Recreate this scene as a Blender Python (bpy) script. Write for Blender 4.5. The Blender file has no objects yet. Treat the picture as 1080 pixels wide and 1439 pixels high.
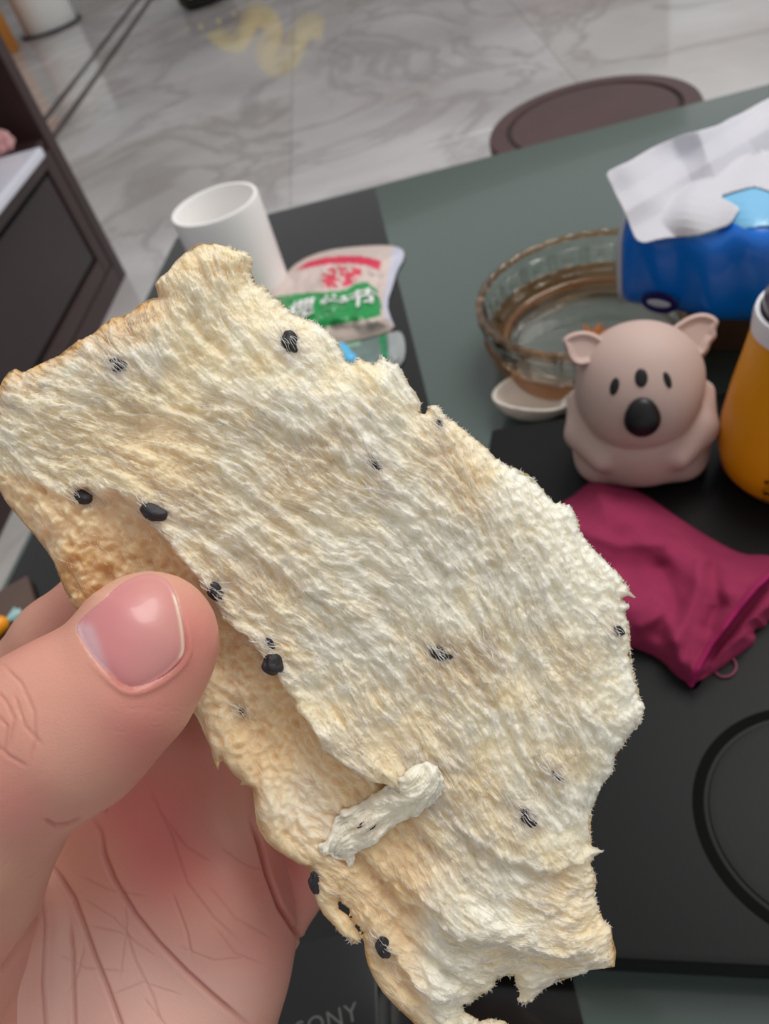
import bpy, bmesh, math, random
import numpy as np
from mathutils import Vector, Matrix
from mathutils.bvhtree import BVHTree
import openvdb

rng = np.random.RandomState(7)
random.seed(7)

# ------------------------------------------------------------------ camera
F, PW, PH = 1100.0, 1080.0, 1439.0
CAM = np.array([0.0, 0.0, 0.79])
_d = np.array([380.0, 1080.0, F]); _d /= np.linalg.norm(_d)
_u = -_d; _f = np.array([0, 0, 1.0]); _Y = _f - _f.dot(_u) * _u; _Y /= np.linalg.norm(_Y)
RM = np.array([np.cross(_Y, _u), _Y, _u])          # camera (right, down, forward) -> world

def ray(px, py): return RM @ (np.array([px - PW / 2, py - PH / 2, F]) / F)
def P(px, py, z):
    r = ray(px, py); return CAM + r * ((z - CAM[2]) / r[2])
def D(px, py, d): return CAM + ray(px, py) * d
def proj(p):
    c = (np.atleast_2d(p) - CAM) @ RM
    return np.stack([c[:, 0] / c[:, 2] * F + PW / 2, c[:, 1] / c[:, 2] * F + PH / 2, c[:, 2]], 1)
def plane_hit(px, py, p0, n):
    r = ray(px, py); return CAM + r * (np.dot(np.array(p0) - CAM, n) / np.dot(r, n))

scn = bpy.context.scene
cd = bpy.data.cameras.new('camera'); cam = bpy.data.objects.new('camera', cd); scn.collection.objects.link(cam)
cd.sensor_fit = 'VERTICAL'; cd.sensor_height = 36; cd.lens = F / PH * 36
cd.clip_start = 0.01
m = Matrix.Identity(4)
for i in range(3):
    m[i][0] = RM[i, 0]; m[i][1] = -RM[i, 1]; m[i][2] = -RM[i, 2]; m[i][3] = CAM[i]
cam.matrix_world = m
cd.dof.use_dof = True; cd.dof.focus_distance = 0.138; cd.dof.aperture_fstop = 24
scn.camera = cam

# ------------------------------------------------------------------ world, lights, exposure
w = bpy.data.worlds.new('world'); scn.world = w; w.use_nodes = True
bg = w.node_tree.nodes['Background']; bg.inputs[0].default_value = (0.97, 0.98, 1.0, 1); bg.inputs[1].default_value = 0.53

def area(name, loc, target, sx, sy, power, col):
    l = bpy.data.lights.new(name, 'AREA'); l.shape = 'RECTANGLE'; l.size = sx; l.size_y = sy
    l.energy = power; l.color = col
    o = bpy.data.objects.new(name, l); scn.collection.objects.link(o)
    o.location = loc; o.rotation_euler = (Vector(target) - Vector(loc)).to_track_quat('-Z', 'Y').to_euler()
    return o
area('window_light', (1.1, 0.75, 2.7), (0.1, 0.2, 0.6), 1.4, 1.2, 47, (1.0, 0.98, 0.95))
scn.view_settings.view_transform = 'Standard'; scn.view_settings.look = 'None'
scn.view_settings.gamma = 1; scn.view_settings.use_curve_mapping = False
scn.view_settings.exposure = 0.0

# ------------------------------------------------------------------ helpers
def lin(r, g, b):
    def c(v):
        v /= 255.0
        return v / 12.92 if v <= 0.04045 else ((v + 0.055) / 1.055) ** 2.4
    return (c(r), c(g), c(b), 1)

def mesh_from(name, V, Fq, mat=None, parent=None, smooth=True, attrs=None, loc=None):
    """V world coordinates (n,3); Fq (m,k) array or list of faces"""
    V = np.asarray(V, np.float32)
    if loc is None:
        loc = V.mean(0) if len(V) else (0, 0, 0)
        loc = np.array([loc[0], loc[1], V[:, 2].min()])
    loc = np.asarray(loc, np.float32)
    me = bpy.data.meshes.new(name)
    if isinstance(Fq, np.ndarray):
        k = Fq.shape[1]
        me.vertices.add(len(V)); me.vertices.foreach_set('co', (V - loc).ravel())
        me.loops.add(Fq.size); me.loops.foreach_set('vertex_index', Fq.astype(np.int32).ravel())
        me.polygons.add(len(Fq)); me.polygons.foreach_set('loop_start', np.arange(0, Fq.size, k, dtype=np.int32))
        try: me.polygons.foreach_set('loop_total', np.full(len(Fq), k, np.int32))
        except Exception: pass
        me.update(calc_edges=True)
    else:
        me.from_pydata([tuple(map(float, v)) for v in (V - loc)], [], Fq); me.update()
    if smooth: me.shade_smooth()
    if attrs:
        for an, arr in attrs.items():
            arr = np.asarray(arr, np.float32)
            if arr.ndim == 2:
                a = me.color_attributes.new(an, 'FLOAT_COLOR', 'POINT')
                a.data.foreach_set('color', np.concatenate([arr, np.ones((len(arr), 1), np.float32)], 1).ravel())
            else:
                a = me.attributes.new(an, 'FLOAT', 'POINT'); a.data.foreach_set('value', arr)
    o = bpy.data.objects.new(name, me); scn.collection.objects.link(o)
    if mat: me.materials.append(mat)
    if parent is not None:
        o.parent = parent; o.location = Vector([float(a) for a in loc]) - parent.location
    else: o.location = [float(a) for a in loc]
    return o

def tag(o, label=None, cat=None, group=None, kind=None):
    if label: o['label'] = label
    if cat: o['category'] = cat
    if group: o['group'] = group
    if kind: o['kind'] = kind
    return o
def empty(name, loc, label, cat, group=None):
    o = bpy.data.objects.new(name, None); scn.collection.objects.link(o); o.location = [float(a) for a in loc]
    o.empty_display_size = 0.02
    return tag(o, label, cat, group)

def mat(name, col, rough=0.5, spec=0.5, noise=None, bump=None, sss=0.0, sss_r=(1, .5, .3), sss_s=0.003,
        trans=0.0, ior=1.45, metal=0.0, attr=None, coat=0.0, sheen=0.0, alpha=None):
    m = bpy.data.materials.new(name); m.use_nodes = True; nt = m.node_tree; N = nt.nodes; L = nt.links
    b = N['Principled BSDF']
    b.inputs['Base Color'].default_value = col; b.inputs['Roughness'].default_value = rough
    b.inputs['Specular IOR Level'].default_value = spec; b.inputs['IOR'].default_value = ior
    b.inputs['Transmission Weight'].default_value = trans; b.inputs['Metallic'].default_value = metal
    b.inputs['Coat Weight'].default_value = coat; b.inputs['Sheen Weight'].default_value = sheen
    if sss:
        b.inputs['Subsurface Weight'].default_value = sss
        b.inputs['Subsurface Radius'].default_value = sss_r; b.inputs['Subsurface Scale'].default_value = sss_s
    src = None
    if attr:
        a = N.new('ShaderNodeAttribute'); a.attribute_name = attr; src = a.outputs['Color']; L.new(src, b.inputs['Base Color'])
    tc = N.new('ShaderNodeTexCoord')
    if noise:   # (scale, strength 0..1, colour2)
        n = N.new('ShaderNodeTexNoise'); n.inputs['Scale'].default_value = noise[0]; n.inputs['Detail'].default_value = 6
        L.new(tc.outputs['Object'], n.inputs['Vector'])
        r = N.new('ShaderNodeMapRange'); r.inputs[1].default_value = .35; r.inputs[2].default_value = .65
        r.inputs[4].default_value = noise[1]; L.new(n.outputs['Fac'], r.inputs[0])
        mx = N.new('ShaderNodeMix'); mx.data_type = 'RGBA'; L.new(r.outputs[0], mx.inputs[0])
        if src: L.new(src, mx.inputs[6])
        else: mx.inputs[6].default_value = col
        mx.inputs[7].default_value = noise[2]; L.new(mx.outputs[2], b.inputs['Base Color'])
    if bump:    # (scale, strength, distance)
        n = N.new('ShaderNodeTexNoise'); n.inputs['Scale'].default_value = bump[0]; n.inputs['Detail'].default_value = 8
        n.inputs['Roughness'].default_value = .65
        L.new(tc.outputs['Object'], n.inputs['Vector'])
        bp = N.new('ShaderNodeBump'); bp.inputs['Strength'].default_value = bump[1]; bp.inputs['Distance'].default_value = bump[2]
        L.new(n.outputs['Fac'], bp.inputs['Height']); L.new(bp.outputs[0], b.inputs['Normal'])
    return m

def box(name, lo, hi, mat, parent=None, bevel=0.002, M=None, seg=2):
    bm = bmesh.new(); bmesh.ops.create_cube(bm, size=1)
    lo = np.array(lo, float); hi = np.array(hi, float)
    for v in bm.verts:
        for i in range(3): v.co[i] = lo[i] + (v.co[i] + .5) * (hi[i] - lo[i])
    if bevel: bmesh.ops.bevel(bm, geom=bm.edges[:], offset=bevel, segments=seg, affect='EDGES', profile=.7)
    if M is not None: bm.transform(M)
    return from_bm(name, bm, mat, parent)
def from_bm(name, bm, mat, parent=None, smooth=True):
    me = bpy.data.meshes.new(name)
    zs = min(v.co.z for v in bm.verts); c = sum((v.co for v in bm.verts), Vector()) / len(bm.verts)
    loc = Vector((c.x, c.y, zs))
    bmesh.ops.translate(bm, verts=bm.verts, vec=-loc)
    bmesh.ops.recalc_face_normals(bm, faces=bm.faces)
    bm.to_mesh(me); bm.free()
    if smooth:
        me.shade_smooth()
        try: me.set_sharp_from_angle(angle=math.radians(35))
        except Exception: pass
    o = bpy.data.objects.new(name, me); scn.collection.objects.link(o); me.materials.append(mat)
    if parent is not None: o.parent = parent; o.location = loc - parent.location
    else: o.location = loc
    return o
def prism(name, pts, z0, z1, mat, parent=None, bevel=0.001):
    bm = bmesh.new(); a = [bm.verts.new((p[0], p[1], z0)) for p in pts]; b = [bm.verts.new((p[0], p[1], z1)) for p in pts]
    n = len(pts); bm.faces.new(a[::-1]); bm.faces.new(b)
    for i in range(n): bm.faces.new((a[i], a[(i + 1) % n], b[(i + 1) % n], b[i]))
    bmesh.ops.recalc_face_normals(bm, faces=bm.faces)
    if bevel: bmesh.ops.bevel(bm, geom=bm.edges[:], offset=bevel, segments=2, affect='EDGES', profile=.7)
    return from_bm(name, bm, mat, parent)
def lathe(name, prof, c, mat, parent=None, n=64, close=False, attrs=None):
    V = []; prof = np.array(prof, float); k = len(prof)
    a = np.linspace(0, 2 * np.pi, n, endpoint=False)
    for r, z in prof: V += [(c[0] + r * math.cos(t), c[1] + r * math.sin(t), c[2] + z) for t in a]
    Q = []
    for i in range(k - 1 + (1 if close else 0)):
        j = (i + 1) % k
        for t in range(n): u = (t + 1) % n; Q.append((i * n + t, i * n + u, j * n + u, j * n + t))
    bm = bmesh.new(); vs = [bm.verts.new(v) for v in V]
    for q in Q: bm.faces.new([vs[i] for i in q])
    if not close:
        if prof[0][0] > 0: bm.faces.new([vs[i] for i in range(n)])
        if prof[-1][0] > 0: bm.faces.new([vs[(k - 1) * n + i] for i in range(n)])
    bmesh.ops.remove_doubles(bm, verts=bm.verts, dist=1e-6)
    return from_bm(name, bm, mat, parent)
def tube(name, pts, r, mat, parent=None, n=8, rs=None, closed=False, V0=None):
    pts = np.array(pts, float); k = len(pts); rs = np.full(k, r) if rs is None else np.array(rs)
    T = np.gradient(pts, axis=0)
    if closed: T = np.roll(pts, -1, 0) - np.roll(pts, 1, 0)
    T /= np.linalg.norm(T, axis=1)[:, None] + 1e-12
    ref = np.array([0, 0, 1.0]) if abs(T[0][2]) < .9 else np.array([1.0, 0, 0])
    V = []; U = np.cross(T[0], ref); U /= np.linalg.norm(U)
    for i in range(k):
        U = U - U.dot(T[i]) * T[i]; U /= np.linalg.norm(U) + 1e-12; B = np.cross(T[i], U)
        for j in range(n):
            a = 2 * np.pi * j / n; V.append(pts[i] + rs[i] * (math.cos(a) * U + math.sin(a) * B))
    Q = []
    for i in range(k if closed else k - 1):
        i2 = (i + 1) % k
        for j in range(n): Q.append((i * n + j, i * n + (j + 1) % n, i2 * n + (j + 1) % n, i2 * n + j))
    if not closed: Q.append(tuple(range(n))[::-1]); Q.append(tuple((k - 1) * n + j for j in range(n)))
    if name is None: return V, Q
    return mesh_from(name, np.array(V), Q, mat, parent)
def text_mesh(name, s, size, mat, parent, origin, xd, yd, depth=0.0002, spacing=1.0, center=True, bold=0.0, drape=None):
    c = bpy.data.curves.new('t', 'FONT'); c.body = s; c.size = size; c.extrude = depth; c.space_character = spacing; c.offset = bold
    if center: c.align_x = 'CENTER'; c.align_y = 'CENTER'
    o = bpy.data.objects.new('t', c); scn.collection.objects.link(o)
    dg = bpy.context.evaluated_depsgraph_get(); me = bpy.data.meshes.new_from_object(o.evaluated_get(dg))
    bpy.data.objects.remove(o)
    xd = Vector(xd).normalized(); yd = Vector(yd); yd = (yd - yd.dot(xd) * xd).normalized(); zd = xd.cross(yd)
    M = Matrix.Identity(4)
    for i in range(3): M[i][0] = xd[i]; M[i][1] = yd[i]; M[i][2] = zd[i]
    me.transform(M)
    if drape is not None:
        bm = bmesh.new(); bm.from_mesh(me); bmesh.ops.triangulate(bm, faces=bm.faces); bmesh.ops.subdivide_edges(bm, edges=[e for e in bm.edges if e.calc_length() > .002], cuts=3, use_grid_fill=True); bmesh.ops.triangulate(bm, faces=bm.faces); bm.to_mesh(me); bm.free()
        for v in me.vertices:
            p = np.array(origin) + np.array(v.co[:]); k = np.argmin(((drape[:, :2] - p[:2]) ** 2).sum(1)); v.co.z = float(drape[k, 2] - origin[2] + .0011 + (depth if v.co.z > 0 else 0))
    me.name = name; me.materials.clear(); me.materials.append(mat)
    n = bpy.data.objects.new(name, me); scn.collection.objects.link(n)
    n.location = Vector([float(a) for a in origin])
    if parent is not None: n.parent = parent; n.location -= parent.location
    return n
def smooth01(x): x = np.clip(x, 0, 1); return x * x * (3 - 2 * x)

def outward(V, Q):
    Q = np.asarray(Q); c = V.mean(0); a = V[Q[:, 0]] - c; b = V[Q[:, 1]] - c; d = V[Q[:, 2]] - c
    vol = np.einsum('ij,ij->i', a, np.cross(b, d)).sum()
    return Q if vol > 0 else Q[:, ::-1].copy()
# ---- signed distance modelling (openvdb)
class SDF:
    def __init__(s, lo, hi, vx):
        s.lo = np.array(lo); s.vx = vx; s.n = np.ceil((np.array(hi) - s.lo) / vx).astype(int) + 1
        s.a = np.full(s.n, 0.05, np.float32)
    def win(s, lo, hi):
        i0 = np.clip(np.floor((lo - s.lo) / s.vx).astype(int), 0, s.n - 1); i1 = np.clip(np.ceil((hi - s.lo) / s.vx).astype(int) + 1, 1, s.n)
        ax = [(np.arange(i0[i], i1[i]) * s.vx + s.lo[i]).astype(np.float32) for i in range(3)]
        return tuple(slice(i0[i], i1[i]) for i in range(3)), ax[0][:, None, None], ax[1][None, :, None], ax[2][None, None, :]
    def put(s, sl, d, k, sub=False):
        a = s.a[sl]
        a2 = -a if sub else a
        if k > 0:
            h = np.clip(k - np.abs(a2 - d), 0, None) / k; r = np.minimum(a2, d) - h * h * k * .25
        else: r = np.minimum(a2, d)
        s.a[sl] = -r if sub else r
    def cap(s, p, q, r0, r1, k=0.0, pad=0.012, sub=False):
        p = np.array(p, np.float32); q = np.array(q, np.float32); R = max(r0, r1) + pad
        sl, x, y, z = s.win(np.minimum(p, q) - R, np.maximum(p, q) + R)
        v = q - p; L2 = float(v @ v) + 1e-12
        t = np.clip(((x - p[0]) * v[0] + (y - p[1]) * v[1] + (z - p[2]) * v[2]) / L2, 0, 1)
        d = np.sqrt((x - p[0] - t * v[0]) ** 2 + (y - p[1] - t * v[1]) ** 2 + (z - p[2] - t * v[2]) ** 2) - (r0 + (r1 - r0) * t)
        s.put(sl, d.astype(np.float32), k, sub)
    def ell(s, c, ax, R=None, k=0.0, pad=0.012, sub=False):
        c = np.array(c, np.float32); ax = np.array(ax, np.float32); Rm = np.eye(3, dtype=np.float32) if R is None else np.array(R, np.float32)
        m_ = ax.max() + pad; sl, x, y, z = s.win(c - m_, c + m_)
        X = [((x - c[0]) * Rm[i, 0] + (y - c[1]) * Rm[i, 1] + (z - c[2]) * Rm[i, 2]) / ax[i] for i in range(3)]
        k0 = np.sqrt(X[0] ** 2 + X[1] ** 2 + X[2] ** 2); k1 = np.sqrt((X[0] / ax[0]) ** 2 + (X[1] / ax[1]) ** 2 + (X[2] / ax[2]) ** 2) + 1e-9
        s.put(sl, (k0 * (k0 - 1) / k1).astype(np.float32), k, sub)
    def merge(s, o, k): s.put(tuple(slice(None) for _ in range(3)), o.a, k)
    def mesh(s):
        g = openvdb.FloatGrid(0.05); g.copyFromArray(s.a); p, q = g.convertToQuads()
        return p * s.vx + s.lo, outward(p, np.array(q))

# ---- closed body from an outline: 2-D grid clipped to polygons, front and back surfaces
def poly_fields(polys, s, maxd=80, pad=3):
    A = np.concatenate(polys); x0, y0 = A.min(0) - pad * s; x1, y1 = A.max(0) + pad * s
    nx = int((x1 - x0) / s) + 1; ny = int((y1 - y0) / s) + 1
    xs = x0 + np.arange(nx) * s; ys = y0 + np.arange(ny) * s
    dist = np.full((ny, nx), float(maxd)); nxp = np.zeros((ny, nx)); nyp = np.zeros((ny, nx)); ins = np.zeros((ny, nx), bool)
    for p in polys:
        for a, b in zip(p, np.roll(p, -1, 0)):
            i0 = max(0, int((min(a[0], b[0]) - maxd - x0) / s)); i1 = min(nx, int((max(a[0], b[0]) + maxd - x0) / s) + 1)
            j0 = max(0, int((min(a[1], b[1]) - maxd - y0) / s)); j1 = min(ny, int((max(a[1], b[1]) + maxd - y0) / s) + 1)
            X = xs[None, i0:i1]; Y = ys[j0:j1, None]; v = b - a; L = v @ v + 1e-9
            t = np.clip(((X - a[0]) * v[0] + (Y - a[1]) * v[1]) / L, 0, 1)
            qx = a[0] + t * v[0]; qy = a[1] + t * v[1]; d = np.hypot(X - qx, Y - qy)
            sub = dist[j0:j1, i0:i1]; mk = d < sub
            sub[mk] = d[mk]; nxp[j0:j1, i0:i1][mk] = qx[mk]; nyp[j0:j1, i0:i1][mk] = qy[mk]
            if a[1] != b[1]:
                lo, hi = (a, b) if a[1] < b[1] else (b, a)
                r0 = int(np.ceil((lo[1] - y0) / s)); r1 = int(np.ceil((hi[1] - y0) / s)); r0 = max(r0, 0); r1 = min(r1, ny)
                if r1 > r0:
                    yy = ys[r0:r1]; xc = lo[0] + (yy - lo[1]) / (hi[1] - lo[1]) * (hi[0] - lo[0])
                    ins[r0:r1] ^= xs[None, :] > xc[:, None]
    return xs, ys, np.where(ins, dist, -dist), nxp, nyp
def sheet(polys, s, maxd=80):
    """returns dict with grid fields and topology"""
    xs, ys, sd, qx, qy = poly_fields(polys, s, maxd)
    c = (sd[:-1, :-1] + sd[1:, :-1] + sd[:-1, 1:] + sd[1:, 1:]) / 4 > 0
    X, Y = np.meshgrid(xs, ys); ny, nx = sd.shape
    used = np.zeros((ny, nx), int)
    for dj in (0, 1):
        for di in (0, 1): used[dj:ny - 1 + dj, di:nx - 1 + di] += c
    bnd = (used > 0) & (used < 4)
    X2 = np.where(bnd, qx, X); Y2 = np.where(bnd, qy, Y); sd2 = np.where(bnd, 0, np.maximum(sd, 0))
    idx = np.full((ny, nx), -1); m_ = used > 0; idx[m_] = np.arange(m_.sum())
    J, I = np.nonzero(c)
    quads = np.stack([idx[J, I], idx[J + 1, I], idx[J + 1, I + 1], idx[J, I + 1]], 1)
    # boundary directed edges
    e = np.concatenate([quads[:, [0, 1]], quads[:, [1, 2]], quads[:, [2, 3]], quads[:, [3, 0]]])
    key = e[:, 0].astype(np.int64) * m_.sum() + e[:, 1]; rk = e[:, 1].astype(np.int64) * m_.sum() + e[:, 0]
    be = e[~np.isin(key, rk)]
    return dict(xs=xs, ys=ys, sd=sd, mask=m_, px=X2[m_], py=Y2[m_], d=sd2[m_], quads=quads, be=be, n=int(m_.sum()), shape=(ny, nx))
def close_sheet(S, Vf, Vb):
    n = S['n']; q = S['quads']; be = S['be']
    wall = np.stack([be[:, 1], be[:, 0], be[:, 0] + n, be[:, 1] + n], 1)
    V_ = np.concatenate([Vf, Vb]); return V_, outward(V_, np.concatenate([q, q[:, ::-1] + n, wall]))
def blur(a, sg):
    ny, nx = a.shape; fy = np.fft.fftfreq(ny)[:, None]; fx = np.fft.rfftfreq(nx)[None]
    g = np.exp(-2 * np.pi ** 2 * sg ** 2 * (fx ** 2 + fy ** 2)); r = np.fft.irfft2(np.fft.rfft2(a) * g, s=a.shape); return r
def nrm(a): return (a - a.mean()) / (a.std() + 1e-9)
def gnoise(shape, sg): return nrm(blur(rng.randn(*shape), sg))
def lic(noise, ang, L):
    ny, nx = noise.shape; out = noise.copy(); vx = np.cos(ang); vy = np.sin(ang); J, I = np.mgrid[0:ny, 0:nx]
    for sgn in (1, -1):
        x = I.astype(np.float32); y = J.astype(np.float32)
        for k in range(L):
            ii = np.clip(x, 0, nx - 1).astype(int); jj = np.clip(y, 0, ny - 1).astype(int)
            x = x + sgn * vx[jj, ii]; y = y + sgn * vy[jj, ii]
            ii = np.clip(x, 0, nx - 1).astype(int); jj = np.clip(y, 0, ny - 1).astype(int)
            out = out + noise[jj, ii] * (1 - k / L)
    return nrm(out)
def densify(p, step, amp, r=rng, closed=True):
    out = []; n = len(p)
    amp = np.broadcast_to(np.array(amp, float), (n,))
    for i in range(n if closed else n - 1):
        a = p[i]; b = p[(i + 1) % n]; L = np.linalg.norm(b - a); k = max(1, int(L / step)); nr = np.array([-(b - a)[1], (b - a)[0]]) / (L + 1e-9)
        for j in range(k): out.append(a + (b - a) * j / k + (nr * r.randn() * amp[i] if j else 0))
    return np.array(out)
def smooth_poly(p, it=2):
    for _ in range(it):
        a = p * .75 + np.roll(p, -1, 0) * .25; b = p * .25 + np.roll(p, -1, 0) * .75
        p = np.stack([a, b], 1).reshape(-1, 2)
    return p
#OBJECTS
# ------------------------------------------------------------------ setting
def tile_mat(name, base):
    m = bpy.data.materials.new(name); m.use_nodes = True; nt = m.node_tree; N = nt.nodes; L = nt.links; b = N['Principled BSDF']
    g = N.new('ShaderNodeNewGeometry')
    def noise(sc, det, dist, rough=.55):
        n = N.new('ShaderNodeTexNoise'); n.inputs['Scale'].default_value = sc; n.inputs['Detail'].default_value = det
        n.inputs['Distortion'].default_value = dist; n.inputs['Roughness'].default_value = rough; L.new(g.outputs['Position'], n.inputs['Vector']); return n
    def ramp(src, pts):
        r = N.new('ShaderNodeValToRGB'); e = r.color_ramp.elements
        while len(e) < len(pts): e.new(.5)
        for i, (p, c) in enumerate(pts): e[i].position = p; e[i].color = c
        L.new(src, r.inputs[0]); return r
    a = ramp(noise(1.3, 4, .5).outputs['Fac'], [(.30, lin(*[v - 22 for v in base])), (.5, lin(*base)), (.68, lin(*[min(255, v + 20) for v in base]))])
    v = ramp(noise(1.6, 5, 1.2, .6).outputs['Fac'], [(.455, (0, 0, 0, 1)), (.495, (1, 1, 1, 1)), (.51, (1, 1, 1, 1)), (.56, (0, 0, 0, 1))])
    mx = N.new('ShaderNodeMix'); mx.data_type = 'RGBA'; mp = N.new('ShaderNodeMath'); mp.operation = 'MULTIPLY'; mp.inputs[1].default_value = .30
    L.new(v.outputs[0], mp.inputs[0]); L.new(mp.outputs[0], mx.inputs[0]); L.new(a.outputs[0], mx.inputs[6]); mx.inputs[7].default_value = lin(112, 98, 96)
    p = ramp(noise(1.1, 4, .6).outputs['Fac'], [(.55, (0, 0, 0, 1)), (.72, (1, 1, 1, 1))])
    mx2 = N.new('ShaderNodeMix'); mx2.data_type = 'RGBA'; mp2 = N.new('ShaderNodeMath'); mp2.operation = 'MULTIPLY'; mp2.inputs[1].default_value = .45
    L.new(p.outputs[0], mp2.inputs[0]); L.new(mp2.outputs[0], mx2.inputs[0]); L.new(mx.outputs[2], mx2.inputs[6]); mx2.inputs[7].default_value = lin(176, 148, 146)
    L.new(mx2.outputs[2], b.inputs['Base Color']); b.inputs['Roughness'].default_value = .07; b.inputs['Specular IOR Level'].default_value = .85
    return m
M_t = [tile_mat('marble_%s' % 'abc'[i], c) for i, c in enumerate([(192, 188, 184), (196, 192, 191), (188, 184, 181)])]
M_grout = mat('grout', lin(150, 146, 143), .5)
floor = box('floor', (-4.2, -2.6, -.06), (5.0, 9.6, -.012), M_grout, bevel=0); tag(floor, kind='structure')
TS = .8; ta = math.radians(-9); tdat = {}
ca, sa = math.cos(ta), math.sin(ta)
for i in range(-5, 7):
    for j in range(-3, 12):
        cx = .12 + i * TS; cy = .1 + j * TS; X = cx * ca - cy * sa; Y = cx * sa + cy * ca
        if not (-3.7 < X < 4.5 and -2.1 < Y < 9.1): continue
        k = rng.randint(3)
        if k not in tdat:
            h = TS / 2 - .0005
            o = box('tile', (-h, -h, -.0119), (h, h, 0), M_t[k], floor, bevel=.0008, seg=1); tdat[k] = o.data
            o.data.transform(Matrix.Identity(4)); 
        else:
            o = bpy.data.objects.new('tile', tdat[k]); scn.collection.objects.link(o); o.parent = floor
        o.rotation_euler = (0, 0, ta); o.location = Vector((X, Y, -.0119)) - floor.location
M_wall = mat('wall_paint', lin(158, 154, 150), .7, noise=(3, .3, lin(150, 146, 142)), bump=(90, .1, .002))
tag(box('wall_back', (-4.2, 9.5, -.06), (5.0, 9.6, 2.9), M_wall, bevel=0), kind='structure')
tag(box('wall_left', (-4.3, -2.6, -.06), (-4.2, 9.6, 2.9), M_wall, bevel=0), kind='structure')
# two dark inlay strips across the marble
M_dark = mat('dark_inlay', lin(62, 52, 50), .25, noise=(40, .4, lin(90, 80, 76)))
for (a, b, n_) in (((60, 172), (196, -4), 1), ((77, 190), (214, -4), 2)):
    A = P(*a, 0); B = P(*b, 0); v = (B - A)[:2]; A = A[:2] - v * .06; B = B[:2] + v * .5; v /= np.linalg.norm(v); nn = np.array([-v[1], v[0]]) * .019
    tag(prism('trim_%d' % n_, [A - nn, B - nn, B + nn, A + nn], -.0115, .0012, M_dark, bevel=.0004), kind='structure')

# ------------------------------------------------------------------ coffee table
TZ = .45
q = [P(243, 329, TZ), P(1112, 108.6, TZ), None, None]
vL = P(0, 828, TZ) - P(247, 333, TZ); vL /= np.linalg.norm(vL)
q[3] = P(247, 333, TZ) + vL * 1.0; q[0] = P(247, 333, TZ)
vB = q[1] - q[0]; vB /= np.linalg.norm(vB); q[1] = q[0] + vB * 1.25; q[2] = q[3] + vB * 1.25
table = empty('coffee_table', ((q[0] + q[2])[0] / 2, (q[0] + q[2])[1] / 2, 0), 'large coffee table with a grey-green glass top and a black strip along one side', 'table')
M_gl = mat('green_glass', lin(78, 90, 85), .16, spec=.5, noise=(7, .35, lin(72, 84, 79)), coat=.2)
M_bk = mat('black_glass', lin(22, 21, 19), .14, spec=.4, coat=.1)
M_wood = mat('dark_wood', lin(52, 32, 32), .35, noise=(14, .5, lin(40, 25, 26)), bump=(120, .08, .002))
prism('glass_top', [p[:2] for p in q], TZ - .012, TZ - .0004, M_gl, table, bevel=.002)
b0 = P(527, 262, TZ); b1 = P(605, 575, TZ); vb = (b1 - b0) / np.linalg.norm(b1 - b0)
eps = .004
pl = [q[0] + vB * eps + vL * eps, b0 + vL * eps, b0 + vb * .93, q[3] + vB * eps - vL * eps]
prism('black_panel', [p[:2] for p in pl], TZ - .003, TZ, M_bk, table, bevel=0)['label'] = 'black glass strip of the tabletop'
cen = (q[0] + q[2]) / 2
for p in q:
    c = p + (cen - p) * .16
    prism('leg', [(c[0] + a, c[1] + b) for a, b in ((-.03, -.03), (.03, -.03), (.03, .03), (-.03, .03))], 0.0, TZ - .0125, M_wood, table, bevel=.003)

# ------------------------------------------------------------------ low round stool beyond the table
SZ = .22
a, b, c = [P(x, y, SZ)[:2] for x, y in ((699, 216), (838, 109), (988, 133))]
A2 = np.array([2 * (b - a), 2 * (c - a)]); cc = np.linalg.solve(A2, np.array([b @ b - a @ a, c @ c - a @ a])); R = np.linalg.norm(a - cc)
stool = empty('round_stool', (cc[0], cc[1], 0), 'low round stool of dark brown wood behind the glass table, groove round its top', 'stool')
M_wood2 = mat('stool_wood', lin(78, 55, 53), .42, noise=(10, .5, lin(68, 46, 45)), bump=(90, .1, .002))
M_groove = mat('groove_wood', lin(40, 24, 25), .5)
lathe('seat', [(0, -.032), (R * .97, -.032), (R, -.026), (R, -.006), (R * .985, -.001), (R * .83, 0), (R * .815, -.006), (R * .79, -.006), (R * .775, -.001), (0, -.001)], (cc[0], cc[1], SZ), M_wood2, stool, n=96)
lathe('groove', [(R * .78, -.0059), (R * .825, -.0059), (R * .825, -.0045), (R * .78, -.0045)], (cc[0], cc[1], SZ), M_groove, stool, n=96, close=True)
for k in range(4):
    t = .5 + k * math.pi / 2
    tube('leg', [(cc[0] + R * .68 * math.cos(t), cc[1] + R * .68 * math.sin(t), SZ - .033), (cc[0] + R * .78 * math.cos(t), cc[1] + R * .78 * math.sin(t), 0.0)], .018, M_wood2, stool, n=12)

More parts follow.
